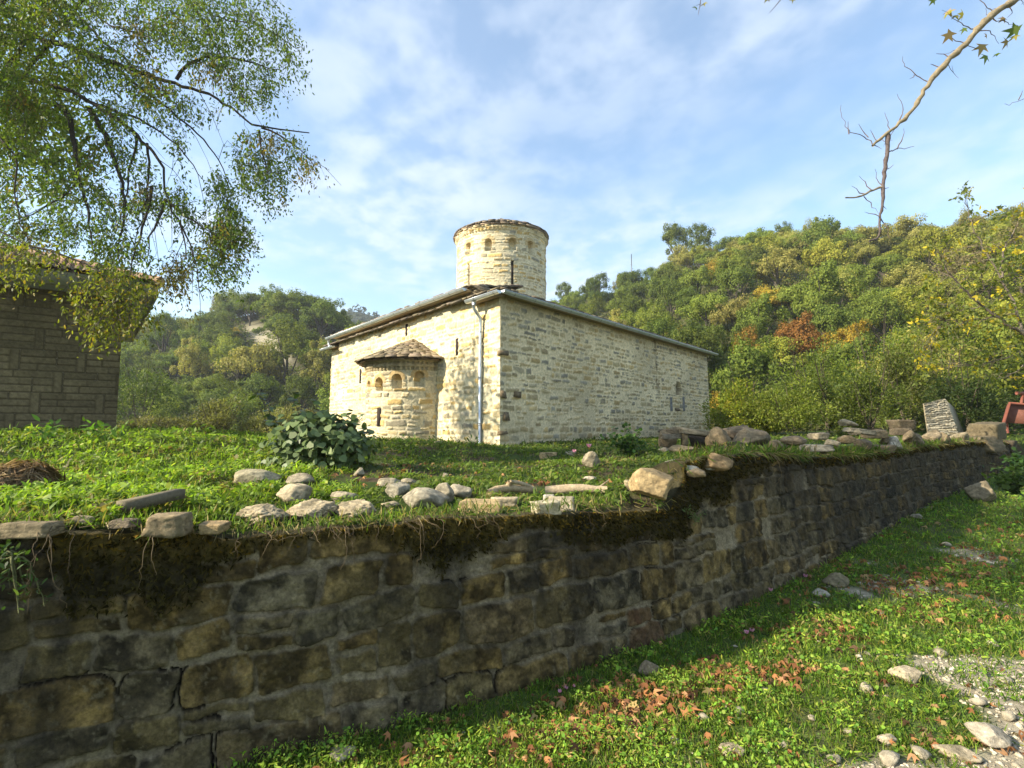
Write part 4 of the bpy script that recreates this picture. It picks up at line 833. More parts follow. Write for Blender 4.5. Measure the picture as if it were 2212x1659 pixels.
    # trees that stand out, each with a description of its own
    def special(samp, px, py, size, kind, shape, label, zs=1.0):
        best = min(np.linspace(0, 1, 200), key=lambda k: abs(float(project(samp(np.array([px]), np.array([k]))[0] + np.array([0, 0, size * 1.0]))[1]) - py))
        plant_tree(samp(np.array([px]), np.array([best]))[0] - np.array([0, 0, 0.2]), size, kind, shape, px * 0.1, label, None, zs=zs)
    special(sampR, 1462, 530, 4.6, 'dark', 1, 'tall dark tree standing above the ridge line left of the pale crest trees', 1.25)
    special(sampR, 1512, 535, 3.6, 'dark', 3, 'narrow dark tree just right of the tallest one on the ridge', 1.2)
    special(sampR, 1545, 588, 3.2, 'orange', 2, 'orange-brown tree below the dark ridge trees, highest of the coloured ones')
    special(sampR, 1660, 648, 2.7, 'orange', 0, 'bright golden orange tree alone among dark evergreens halfway up the hill')
    special(sampR, 1718, 752, 2.7, 'russet', 1, 'russet red tree low on the hill below the golden orange one', 1.1)
    special(sampR, 1662, 765, 2.6, 'yellow', 2, 'yellow-green bush touching the left side of the russet red tree')
    special(sampR, 1605, 780, 1.9, 'russet', 3, 'small faded russet tree close to the church eave corner', 1.2)
    special(sampR, 1460, 722, 2.0, 'orange', 2, 'orange foliage showing just above the church roof edge')
    special(sampR, 1545, 870, 1.4, 'orange', 0, 'orange bush right against the far edge of the church wall')
    special(sampL, 640, 660, 5.4, 'dark', 2, 'big dark rounded tree on top of the small hill left of the church')
    special(sampL, 585, 665, 4.2, 'mid', 1, 'fresh green tree on the hilltop left of the big dark one', 1.1)
    special(sampL, 470, 655, 2.3, 'grey', 3, 'thin pale half-bare tree rising from the left skyline', 1.5)
    special(sampL, 505, 730, 1.9, 'orange', 3, 'small orange tree on the open slope of the small hill')
forest()
def undergrowth(name, P, n, seed, size, cols, wts, skip=None):
    """low scrub covering the slope between the trees"""
    rng = np.random.RandomState(seed); nu, nv = P.shape[:2]; Q = P.reshape(-1, 3); i = rng.randint(0, nu - 1, n); j = rng.randint(0, nv - 11, n); a = rng.rand(n, 1); b = rng.rand(n, 1)
    p = (P[i, j] * (1 - a) + P[i + 1, j] * a) * (1 - b) + (P[i, j + 1] * (1 - a) + P[i + 1, j + 1] * a) * b
    if skip is not None: keep = ~skip(p); p = p[keep]
    n = len(p); cols = np.array(cols) * 1.5; p = p + np.stack([rng.normal(0, .3, n), rng.normal(0, .3, n), rng.uniform(0, 1.1, n) ** 1.5 * (0.6 + 1.4 * fbm(p[:, 0] * .3, p[:, 1] * .3, seed + 3, 2))], -1)
    d = sph(n, rng); nr = sph(n, rng) + np.array([0, 0, 1.2]); o = leaves_obj(name, p, d, rng.uniform(*size, n), tones(n, cols, wts, rng, 0.4), T_QUAD, M['leaf_far'], None, rng, nr)
    return tag(o, kind='stuff')
def in_bare(p):
    qx, qy = project(p); return (np.abs(qx - (575 + (qy - 735) * 0.75)) < 30) & (qy > 690) & (qy < 800)
scrub = [KINDS['mid'][0][0], KINDS['yellow'][0][2], KINDS['olive'][0][2], KINDS['dark'][0][1], KINDS['russet'][0][2]]
undergrowth('undergrowth', PR, 110000, 5, (0.18, 0.5), scrub, (3, 3, 2, 3, .4))
undergrowth('undergrowth', PL, 120000, 6, (0.2, 0.55), scrub, (3, 2, 2.5, 3, .5), in_bare)
def far_wood():
    rng = np.random.RandomState(15); i = rng.randint(0, PF.shape[0], 1500); j = rng.randint(8, 24, 1500); c0 = PF[i, j]; ps, ds, cs = [], [], []
    for p in c0:
        d = sph(26, rng); ps.append(p + d * np.array([2.6, 2.6, 3.2]) * rng.uniform(.6, 1.2) + np.array([0, 0, 2.2])); ds.append(d); cs.append(np.array([0.045, 0.058, 0.028]) * rng.uniform(.6, 1.5))
    ps = np.concatenate(ps); ds = np.concatenate(ds); c = np.repeat(np.array(cs), 26, 0)
    tag(leaves_obj('distant_wood', ps, np.cross(ds, sph(len(ds), rng)), rng.uniform(1.2, 2.4, len(ps)), c, T_QUAD, M['leaf_far'], None, rng, ds), kind='stuff')
far_wood()
mb = MB(); p = sampR(np.array([1364]), np.array([0.97]))[0]; q = at(1364, 549, p[1]); mb.tube([p, q], [0.16, 0.10], 6, (0.35, 0.33, 0.32))
for f in (0.5, 0.7): mb.tube([p * (1 - f) + q * f + np.array([-.5, 0, 0]), p * (1 - f) + q * f + np.array([.5, 0, 0])], 0.04, 5, (0.3, 0.3, 0.3))
tag(mb.build('mast', M['zinc']), 'thin pale mast rising from the wooded ridge right of the drum', 'mast')

# ------------------------------------------------------------------ bushes and shrubs at the back of the terrace
def bush(name, px, py_base, Y, wpx, hpx, cols, wts, n, leaf, label, cat='bush', group=None, seed=0, mat='leaf', tmpl=T_LEAF, nl=26, lump=(0.26, 0.42), zb=None):
    rng = np.random.RandomState(seed + 100); b = at(px, py_base, Y); 
    if zb is not None: b[2] = zb
    R = (wpx * Y / F / 2, wpx * Y / F / 2 * 0.8, hpx * Y / F / 1.28); n = int(n * 1.5)
    e = empty(name, b, label, cat, group); pts, d = crown_pts(rng, R, -0.45 * R[2], nl, n // nl, lump); pts = pts + b; pts[:, 2] = np.maximum(pts[:, 2], b[2] - 0.1)
    dd = d + rng.normal(0, 0.7, d.shape)
    leaves_obj('foliage', pts, dd, leaf * rng.uniform(0.6, 1.35, len(pts)), tones(len(pts), cols, wts, rng, 0.35), tmpl, M[mat], e, rng, d * 0.6 + np.array([0, 0, 0.8]) + rng.normal(0, .5, d.shape))
    mb = MB()
    for k in range(9):
        a = rng.uniform(0, 6.28); t = b + np.array([math.cos(a) * R[0] * rng.uniform(.2, .8), math.sin(a) * R[1] * .6, R[2] * rng.uniform(.8, 1.5)]); mb.tube([b + rng.normal(0, .05, 3), (b + t) / 2 + rng.normal(0, .08, 3), t], [0.03, 0.02, 0.006], 5, (0.10, 0.08, 0.055))
    mb.build('stem', M['bark'], e)
GG = [(0.200, 0.200, 0.075), (0.165, 0.170, 0.060), (0.230, 0.215, 0.090)]; YG = [(0.250, 0.260, 0.026), (0.175, 0.205, 0.024), (0.300, 0.255, 0.030)]; MG = [(0.135, 0.170, 0.028), (0.100, 0.135, 0.022), (0.170, 0.180, 0.034)]; DG = [(0.045, 0.075, 0.016), (0.065, 0.095, 0.022), (0.085, 0.11, 0.03)]
bush('shrub', 335, 957, 24, 170, 64, GG, (1, 1, .6), 4200, 0.13, 'low grey-green shrub just right of the block building wall', seed=1)
bush('shrub', 465, 957, 25, 170, 100, GG, (1, 1, .8), 5200, 0.13, 'tallest grey-green shrub in the middle of the row beyond the grass', seed=2)
bush('shrub', 585, 960, 26, 150, 86, GG, (1, 1, .6), 4200, 0.13, 'grey-green shrub behind the tall shoots of the big-leaved bush', seed=3)
bush('shrub', 684, 958, 28.0, 110, 80, GG, (1, 1, .5), 3200, 0.14, 'olive shrub close to the left corner of the church', seed=4)
bush('bush', 300, 948, 33, 190, 175, DG, (1, 1, .5), 4200, 0.16, 'dark green bush at the foot of the block building corner', seed=5)
bush('bush', 1600, 932, 19, 150, 105, YG, (1, 1, .8), 5200, 0.105, 'bright yellow-green bush beside the far end of the church wall', seed=6)
bush('bush', 1700, 930, 18, 170, 112, [YG[1], MG[0], MG[2]], (1, 1, 1), 5200, 0.10, 'lime green bush between the yellow bush and the reedy hollow', seed=7)
bush('bush', 1790, 930, 20, 150, 140, MG, (1, .7, 1), 4800, 0.11, 'rounded green bush behind the rubble on the wall top', seed=8)
bush('bush', 1880, 928, 19, 140, 150, [MG[0], YG[1], (0.17, 0.19, 0.06)], (1, 1, 1), 4600, 0.11, 'pale green leafy bush left of the masonry ramp', seed=9)
bush('bush', 1960, 925, 21, 150, 190, [MG[0], MG[2], GG[0]], (1, 1, .6), 5200, 0.12, 'tall green bush directly behind the masonry ramp', seed=10)
bush('bush', 2095, 935, 18.5, 150, 150, DG, (1, 1, 1), 5200, 0.11, 'dark green bush between masonry ramp and red panel', seed=11)
bush('bush', 2195, 935, 20, 140, 215, [DG[1], MG[0], YG[1]], (1, 1, .5), 5200, 0.12, 'tall bush behind the rust red panel', seed=12)
bush('bush', 2040, 915, 24, 190, 250, [MG[0], YG[1], YG[0]], (1, 1, .7), 5600, 0.14, 'high yellowish thicket above the masonry ramp', seed=13)
bush('bush', 1750, 915, 26, 220, 190, [MG[0], YG[1], MG[1]], (1, .6, 1), 5200, 0.15, 'broad green thicket at the foot of the hill above the rubble', seed=14)
bush('bush', 1900, 905, 28, 200, 230, [YG[1], MG[0], YG[2]], (1, 1, .4), 5200, 0.16, 'broad yellow-green thicket at the foot of the hill', seed=15)
# ------------------------------------------------------------------ big tree at the left: trunk outside the picture, limbs and hanging sprays reaching in
def px_path(pts, Y0, Y1):
    pts = np.array(pts, float); L_ = np.concatenate([[0], np.cumsum(np.hypot(*np.diff(pts, axis=0).T))]); L_ /= L_[-1]
    return at(pts[:, 0], pts[:, 1], Y0 + (Y1 - Y0) * L_)
def resample(P, step, rng=None, jit=0.0):
    L_ = np.concatenate([[0], np.cumsum(np.linalg.norm(np.diff(P, axis=0), axis=1))]); n = max(3, int(L_[-1] / step) + 1); t = np.linspace(0, L_[-1], n)
    Q = np.stack([np.interp(t, L_, P[:, k]) for k in range(3)], -1)
    for _ in range(2): Q[1:-1] = 0.25 * Q[:-2] + 0.5 * Q[1:-1] + 0.25 * Q[2:]
    if rng is not None and jit: Q[1:-1] += rng.normal(0, jit, Q[1:-1].shape)
    return Q
def in_poly(px, py, poly):
    poly = np.array(poly, float); ins = np.zeros(len(px), bool); n = len(poly); j = n - 1
    for i in range(n):
        xi, yi = poly[i]; xj, yj = poly[j]; c = ((yi > py) != (yj > py)) & (px < (xj - xi) * (py - yi) / (yj - yi + 1e-9) + xi); ins ^= c; j = i
    return ins
def build_big_tree():
    rng = np.random.RandomState(40); trunk_top = np.array([-10.6, 8.6, 7.2]); base = np.array([-11.3, 8.8, float(terr_z(-11.3, 8.8))])
    T = empty('overhanging_tree', base, 'large leafy tree hanging thin drooping branches over the block building', 'tree')
    mb = MB(); tp = resample(np.array([base - [0, 0, .4], base + [0.1, 0, 2], base + [0.35, -.1, 4.2], trunk_top, trunk_top + [0.3, 0.5, 3.0]]), 0.5); mb.tube(tp, np.linspace(0.34, 0.16, len(tp)), 10, (0.10, 0.085, 0.06)); mb.build('trunk', M['bark'], T, True)
    limbs = [  # picture path, depth start, depth end, radius start/end, starts at the trunk?
        ([(-330, -20), (-120, 20), (160, 105), (224, 128), (287, 152), (340, 172), (403, 186), (448, 202), (497, 228), (533, 264), (565, 276), (627, 282), (668, 287)], 8.4, 7.3, .075, .006, 1),
        ([(-330, 60), (-100, 130), (148, 195), (193, 220), (251, 255), (296, 291), (332, 327), (354, 363), (358, 426), (375, 455), (390, 484), (402, 530), (402, 560)], 8.2, 7.0, .065, .006, 1),
        ([(-200, -160), (0, -90), (125, 0), (180, 45), (215, 85), (269, 125), (330, 190), (400, 240)], 8.8, 8.2, .055, .008, 1),
        ([(100, -180), (193, 18), (224, 54), (287, 67), (340, 90)], 8.0, 7.6, .04, .006, 1),
        ([(260, -220), (417, 0), (430, 36), (466, 99), (490, 150), (520, 205), (540, 240)], 7.9, 7.4, .035, .005, 1),
        ([(300, -150), (425, 14), (475, 43), (529, 45), (590, 70), (640, 105)], 7.6, 7.2, .028, .004, 1),
        ([(193, 233), (215, 269), (246, 332), (264, 394), (273, 430), (269, 484), (255, 530), (262, 580)], 7.7, 7.1, .035, .004, 0),
        ([(120, 225), (148, 237), (161, 314), (172, 394), (193, 470), (195, 538), (215, 565)], 7.6, 7.0, .035, .004, 0),
        ([(-160, 230), (-20, 280), (45, 345), (29, 385), (36, 430), (43, 493), (60, 520)], 7.2, 6.8, .03, .004, 1),
        ([(381, 172), (403, 139), (448, 119), (480, 123), (530, 130), (600, 150)], 7.9, 7.7, .025, .004, 0),
        ([(560, 282), (565, 323), (576, 372), (590, 410)], 7.3, 7.2, .012, .003, 0), ([(565, 276), (627, 300), (663, 340), (690, 372)], 7.3, 7.1, .012, .003, 0),
        ([(327, 403), (322, 460), (300, 520), (285, 560), (280, 610)], 7.1, 6.8, .018, .003, 0), ([(358, 430), (345, 466), (322, 515), (318, 560)], 7.1, 6.9, .018, .003, 0),
        ([(358, 432), (410, 470), (450, 500), (480, 520)], 7.1, 7.0, .016, .003, 0), ([(390, 484), (420, 560), (432, 610), (440, 650)], 7.0, 6.9, .010, .003, 0),
        ([(296, 291), (286, 350), (270, 430), (250, 500)], 7.5, 7.2, .016, .003, 0), ([(318, 310), (324, 380), (318, 440), (290, 540)], 7.4, 7.1, .015, .003, 0),
        ([(224, 128), (290, 180), (370, 240), (430, 290), (470, 340), (500, 400)], 7.9, 7.4, .022, .004, 0), ([(193, 220), (250, 240), (330, 270), (400, 330), (440, 390)], 7.6, 7.3, .02, .004, 0),
        ([(172, 394), (120, 440), (60, 470), (10, 480)], 7.3, 7.1, .014, .003, 0), ([(-200, 400), (-60, 470), (60, 530), (150, 580), (210, 620), (235, 660)], 6.2, 5.9, .022, .003, 1), ([(60, 530), (150, 550), (240, 600), (300, 640)], 6.1, 6.0, .014, .003, 0)]
    B = MB(); samples = []
    for path, Y0, Y1, r0, r1, st in limbs:
        P = px_path(path, Y0, Y1)
        if st: P = np.vstack([[trunk_top + rng.normal(0, .15, 3) - np.array([0, 0, rng.uniform(0, 2.0)])], P])
        Q = resample(P, 0.16, rng, 0.012); B.tube(Q, np.linspace(r0 * 1.3, r1 * 1.3, len(Q)), 6, (0.06, 0.048, 0.038)); samples.append(Q)
        for i in range(3, len(Q) - 1, 3):                                     # side twigs
            if rng.rand() < 0.75:
                t = Q[i] - Q[i - 1]; t /= np.linalg.norm(t); d = t * 0.6 + rng.normal(0, .55, 3) + np.array([0, 0, -.35]); d /= np.linalg.norm(d); ln = rng.uniform(0.35, 0.9); q = np.array([Q[i], Q[i] + d * ln * .5, Q[i] + d * ln + np.array([0, 0, -.12])])
                B.tube(q, [max(.004, r1), .004, .002], 4, (0.07, 0.055, 0.05), cap=False); samples.append(resample(q, .1))
    S_ = np.concatenate(samples)
    regions = [  # outline, sprays, leaf colours weights, depth range, leaf length
        ([(-80, -80), (585, -80), (612, 30), (655, 92), (640, 132), (598, 180), (572, 232), (520, 258), (450, 235), (380, 250), (300, 240), (200, 250), (100, 270), (-80, 300)], 1060, 0),
        ([(-80, -60), (120, -60), (170, 80), (190, 180), (160, 260), (-80, 330)], 480, 1),
        ([(-80, 220), (200, 200), (350, 240), (420, 310), (470, 360), (508, 430), (540, 500), (500, 520), (440, 470), (380, 440), (300, 470), (250, 500), (150, 500), (60, 540), (-80, 500)], 540, 0),
        ([(330, 300), (420, 300), (480, 380), (545, 500), (520, 600), (470, 600), (425, 560), (380, 500)], 120, 0),
        ([(555, 268), (640, 288), (690, 330), (703, 366), (690, 392), (645, 375), (600, 425), (552, 432), (520, 390), (508, 340), (520, 290)], 115, 0),
        ([(380, 540), (432, 600), (435, 665), (392, 668), (345, 600)], 34, 2), ([(200, 520), (330, 500), (360, 580), (320, 620), (240, 600)], 70, 0),
        ([(450, 480), (530, 490), (500, 540), (455, 540)], 40, 2),
        ([(140, 580), (240, 590), (325, 630), (318, 680), (282, 708), (212, 718), (150, 700), (175, 640)], 78, 3), ([(-20, 520), (140, 530), (250, 572), (320, 610), (250, 612), (120, 590), (30, 590), (-20, 570)], 52, 3)]
    pos, dr, sz, cl = [], [], [], []
    green = [(0.105, 0.190, 0.030), (0.140, 0.220, 0.038), (0.080, 0.150, 0.026), (0.170, 0.220, 0.065)]; lush = [(0.150, 0.245, 0.026), (0.115, 0.170, 0.024), (0.20, 0.24, 0.035)]
    gold = [(0.17, 0.17, 0.045), (0.25, 0.20, 0.035), (0.11, 0.135, 0.03)]; front = [(0.22, 0.25, 0.030), (0.155, 0.195, 0.028), (0.32, 0.26, 0.03), (0.12, 0.16, 0.025)]
    for poly, ns, mode in regions:
        pl = np.array(poly, float); got = 0; todo = []
        while got < ns:
            qx = rng.uniform(pl[:, 0].min(), pl[:, 0].max(), 60); qy = rng.uniform(pl[:, 1].min(), pl[:, 1].max(), 60); ok = in_poly(qx, qy, poly) & (fbm(qx * .016, qy * .016, 91 + mode, 3) > (0.44 if mode != 1 else 0.36))
            for x, y in zip(qx[ok], qy[ok]):
                if got >= ns: break
                got += 1; Yd = rng.uniform(5.8, 6.3) if mode == 3 else rng.uniform(6.7, 8.6)
                a = at(x, y, Yd); a = a + rng.normal(0, .02, 3); todo.append((((S_ - a) ** 2).sum(1).min(), x, y, a))
        new = []
        for _, x, y, a in sorted(todo, key=lambda q: q[0]):
            if True:
                A_ = np.vstack([S_] + new[-900:]); j = np.argmin(((A_ - a) ** 2).sum(1)); s = A_[j]
                if np.linalg.norm(a - s) > 1.1: a = s + (a - s) * 1.0; mid = (a + s) / 2 + np.array([0, 0, .12])
                else: mid = (a + s) / 2 + rng.normal(0, .03, 3)
                ln = rng.uniform(0.22, 0.42); out = a - s; out[2] = 0; out = out / (np.linalg.norm(out) + .05); tipd = out * rng.uniform(.1, .8) + np.array([rng.normal(0, .3), rng.normal(0, .3), -rng.uniform(.35, 1.1)]); tipd /= np.linalg.norm(tipd)
                new.append(np.array([mid, (mid + a) / 2, a, a + tipd * ln * .4])); tw = np.array([s, mid, a, a + tipd * ln * .5, a + tipd * ln + np.array([0, 0, -.03])]); B.tube(tw, [.0034, .003, .0024, .0018, .001], 3, (0.075, 0.058, 0.055), cap=False)
                n = rng.randint(19, 32) if mode != 3 else rng.randint(14, 24); t = rng.uniform(-.15, 1.05, n)[:, None]; c = a + tipd * ln * t + rng.normal(0, .055, (n, 3))
                pos.append(c); dr.append(tipd * .6 + rng.normal(0, .6, (n, 3)) + np.array([0, 0, -.45])); sz.append(rng.uniform(.040, .068, n) * (1.0 if mode == 3 else 1))
                pal_, w_ = ((green, (2, 2, 1.4, .8)), (lush, (1.3, 1, .8)), (gold, (1, 1, 1)), (front, (1.4, 1, .5, .7)))[mode]
                if mode == 0 and float(vn(x * .02, y * .02, 97)) > .80: pal_, w_ = gold, (1, 1, .6)
                cl.append(tones(n, pal_, w_, rng, .28))
    # the part of the crown outside the picture, above and to the left, which shades the church corner and the track
    for c, R, k in (((-11.8, 12.35, 9.0), (1.5, 1.45, 2.1), 2300), ((-10.5, 9.5, 9.8), (2.2, 1.6, 1.3), 900), ((-10.8, 1.5, 10.2), (2.2, 2.2, 1.2), 2000), ((-9.8, 3.4, 11.6), (2.2, 1.8, 1.2), 1700), ((-11.3, 5.6, 9.2), (1.8, 1.2, 1.0), 600)):
        n = k; c = np.array(c); s = c + sph(n, rng) * rng.uniform(.25, 1, (n, 1)) * np.array(R); B.tube(np.array([trunk_top, (trunk_top + c) / 2 + [0, 0, .4], c]), [.09, .06, .03], 6, (0.08, 0.065, 0.05))
        pos.append(s); dr.append(rng.normal(0, 1, (n, 3)) + np.array([0, 0, -.5])); sz.append(np.full(n, .17)); cl.append(tones(n, green, (1, 1, 1, 1), rng, .3))
    B.build('branches', M['bark'], T)
    pos = np.concatenate(pos); leaves_obj('leaves', pos, np.concatenate(dr), np.concatenate(sz), np.concatenate(cl), T_LEAF * np.array([1, 1.15, 1]), M['leaf'], T, rng)
build_big_tree()

# ------------------------------------------------------------------ plane tree at the right: bare hanging bough with a few leaves, trunk outside the picture
def build_plane():
    rng = np.random.RandomState(50); base = np.array([10.8, 5.0, float(road_z(10.8, 5.0))])
    T = empty('plane_tree', base, 'plane tree whose long nearly bare bough hangs down against the sky', 'tree')
    top = np.array([9.6, 5.2, 6.5]); mb = MB(); tp = resample(np.array([base - [0, 0, .3], base + [-.2, 0, 2.2], base + [-.6, .1, 4.5], top, top + [-.6, .6, 3]]), .5); mb.tube(tp, np.linspace(.42, .2, len(tp)), 12, (0.30, 0.27, 0.20)); mb.build('trunk', M['bark'], T, True)
    B = MB(); Y = 5.6; light = (0.235, 0.19, 0.12); dark = (0.115, 0.09, 0.085)
    main = px_path([(2330, -70), (2191, 2), (2147, 28), (2111, 64), (2085, 95), (2052, 128), (2027, 153), (2005, 182), (1983, 219), (1958, 255), (1921, 284), (1900, 302), (1885, 315)], 5.5, Y)
    main = resample(np.vstack([[top + np.array([-.1, 0, 1.2])], main]), .06, rng, .006); r = np.interp(np.linspace(0, 1, len(main)), [0, .3, .55, .85, 1], [.09, .054, .040, .028, .014]) * (1 + .2 * rng.normal(0, 1, len(main)).clip(-1, 1)); B.tube(main, r, 9, light)
    def br(pts, r0, r1, col=dark, Y0=Y, Y1=Y, jit=.004, n=6): q = resample(px_path(pts, Y0, Y1), .05, rng, jit); B.tube(q, np.linspace(r0, r1, len(q)) * (1 + .15 * rng.normal(0, 1, len(q)).clip(-1, 1)), n, col); return q
    br([(1918, 290), (1917, 320), (1914, 345), (1910, 378), (1906, 405), (1907, 425), (1908, 440), (1901, 462), (1899, 472), (1900, 500), (1901, 514), (1893, 519), (1877, 521)], .026, .008)
    br([(1906, 404), (1881, 410), (1870, 420), (1859, 425), (1845, 428), (1826, 427)], .014, .008, (0.20, 0.165, 0.12))
    tw = [[(1885, 314), (1877, 297), (1860, 292), (1834, 290), (1825, 268), (1819, 244), (1817, 226)], [(1876, 297), (1864, 283), (1855, 268)], [(1895, 306), (1885, 292), (1880, 280)], [(1834, 290), (1828, 277), (1832, 262)], [(1924, 282), (1915, 262), (1911, 243)], [(1942, 262), (1952, 240), (1944, 215), (1938, 203)], [(2003, 176), (1982, 165), (1962, 150), (1946, 134), (1950, 122)], [(1975, 162), (1965, 170)], [(2030, 146), (2010, 138)], [(2047, 122), (2030, 112), (2022, 116)], [(1912, 332), (1935, 322), (1960, 318), (1975, 316)], [(1938, 322), (1950, 302), (1952, 278)],
          [(1911, 360), (1920, 372), (1930, 356)], [(1905, 400), (1893, 388), (1898, 372), (1890, 365)], [(1882, 410), (1868, 398), (1856, 380)], [(1870, 419), (1850, 412), (1840, 402)], [(1866, 424), (1885, 440), (1898, 462)], [(1900, 468), (1885, 462), (1868, 458)], [(1905, 440), (1915, 452)], [(1903, 410), (1920, 405)], [(1901, 470), (1915, 490), (1922, 515)], [(1887, 313), (1905, 322)],
          [(2147, 27), (2125, 10), (2105, -10)], [(2111, 62), (2075, 55), (2055, 32), (2035, 22)], [(2085, 93), (2060, 84), (2044, 78)], [(2111, 66), (2138, 62), (2150, 80), (2158, 95)], [(2085, 97), (2104, 100), (2120, 108)], [(2140, 34), (2165, 50), (2178, 50), (2200, 56)], [(2180, 14), (2190, 30), (2176, 38)],
          [(2300, 190), (2240, 205), (2212, 212), (2190, 222), (2170, 224)], [(2200, 216), (2205, 205), (2209, 196)], [(2330, 400), (2235, 440), (2208, 430), (2205, 460)]]
    for t in tw: br(t, .0075, .002, (0.15, 0.115, 0.10), jit=.008, n=4)
    for i in range(10, len(main) - 2, 4):                                           # short spurs all along the bough
        if rng.rand() < .6:
            t = main[i] - main[i - 1]; t = t / np.linalg.norm(t); d = t * rng.uniform(.2, .9) + rng.normal(0, .6, 3); d /= np.linalg.norm(d); ln = rng.uniform(.05, .26); q = resample(np.array([main[i], main[i] + d * ln * .5 + rng.normal(0, .012, 3), main[i] + d * ln + np.array([0, 0, .03])]), .03, rng, .004); B.tube(q, np.linspace(.005, .0015, len(q)), 4, (0.15, 0.115, 0.10))
            if rng.rand() < .5: e = q[len(q) // 2]; B.tube([e, e + (d * .4 + rng.normal(0, .5, 3)) * ln * .5], [.003, .0012], 4, (0.14, 0.11, 0.10))
    # two more twig ends of the same tree at the top of the picture
    for t in ([(1560, -260), (1530, -120), (1518, -30), (1512, 12), (1508, 32)], [(1800, -200), (1730, -60), (1692, -8), (1676, 12), (1662, 28)]):
        q = px_path(t, 5.6, 5.6); B.tube(np.vstack([[top + np.array([0, 0, 2.0])], q]), [.03] + [.012, .009, .006, .004, .002][:len(q)], 5, dark)
    for t in ([(1514, 8), (1504, 12)], [(1512, 14), (1523, 10)], [(1690, -6), (1655, 2)], [(1700, -14), (1712, 4)]): br(t, .004, .002, dark, n=4)
    B.build('bough', M['bark'], T)
    lv = [(2040, 36, 1), (2052, 30, .8), (2067, 38, .75), (2074, 38, .9), (2080, 68, .6), (2044, 84, 1.0), (2118, 110, 1.1), (2128, 130, .95), (2163, 44, .7), (2180, 66, 1.2), (2196, 66, .8), (2170, 98, .9), (2186, 84, .8), (2150, 118, .55), (2012, 6, .6), (2086, 96, .45), (1500, 16, .6), (1522, 10, .5), (1655, 0, .6), (1712, 2, .5), (2130, 74, .5)]
    p = at(np.array([l[0] for l in lv]), np.array([l[1] for l in lv]), np.full(len(lv), Y)); n = len(p); d = rng.normal(0, .5, (n, 3)) + np.array([-.4, 0, -.7]); sz = np.array([l[2] for l in lv]) * .135
    c = tones(n, [(0.24, 0.20, 0.055), (0.13, 0.17, 0.035), (0.30, 0.20, 0.10), (0.17, 0.12, 0.06)], (1, 1, .8, .6), rng, .2)
    leaves_obj('leaves', p - d / np.linalg.norm(d, axis=1, keepdims=True) * sz[:, None] * .5, d, sz, c, T_PALM, M['leaf'], T, rng, rng.normal(0, .6, (n, 3)) + np.array([0, -.9, .4]))
build_plane()

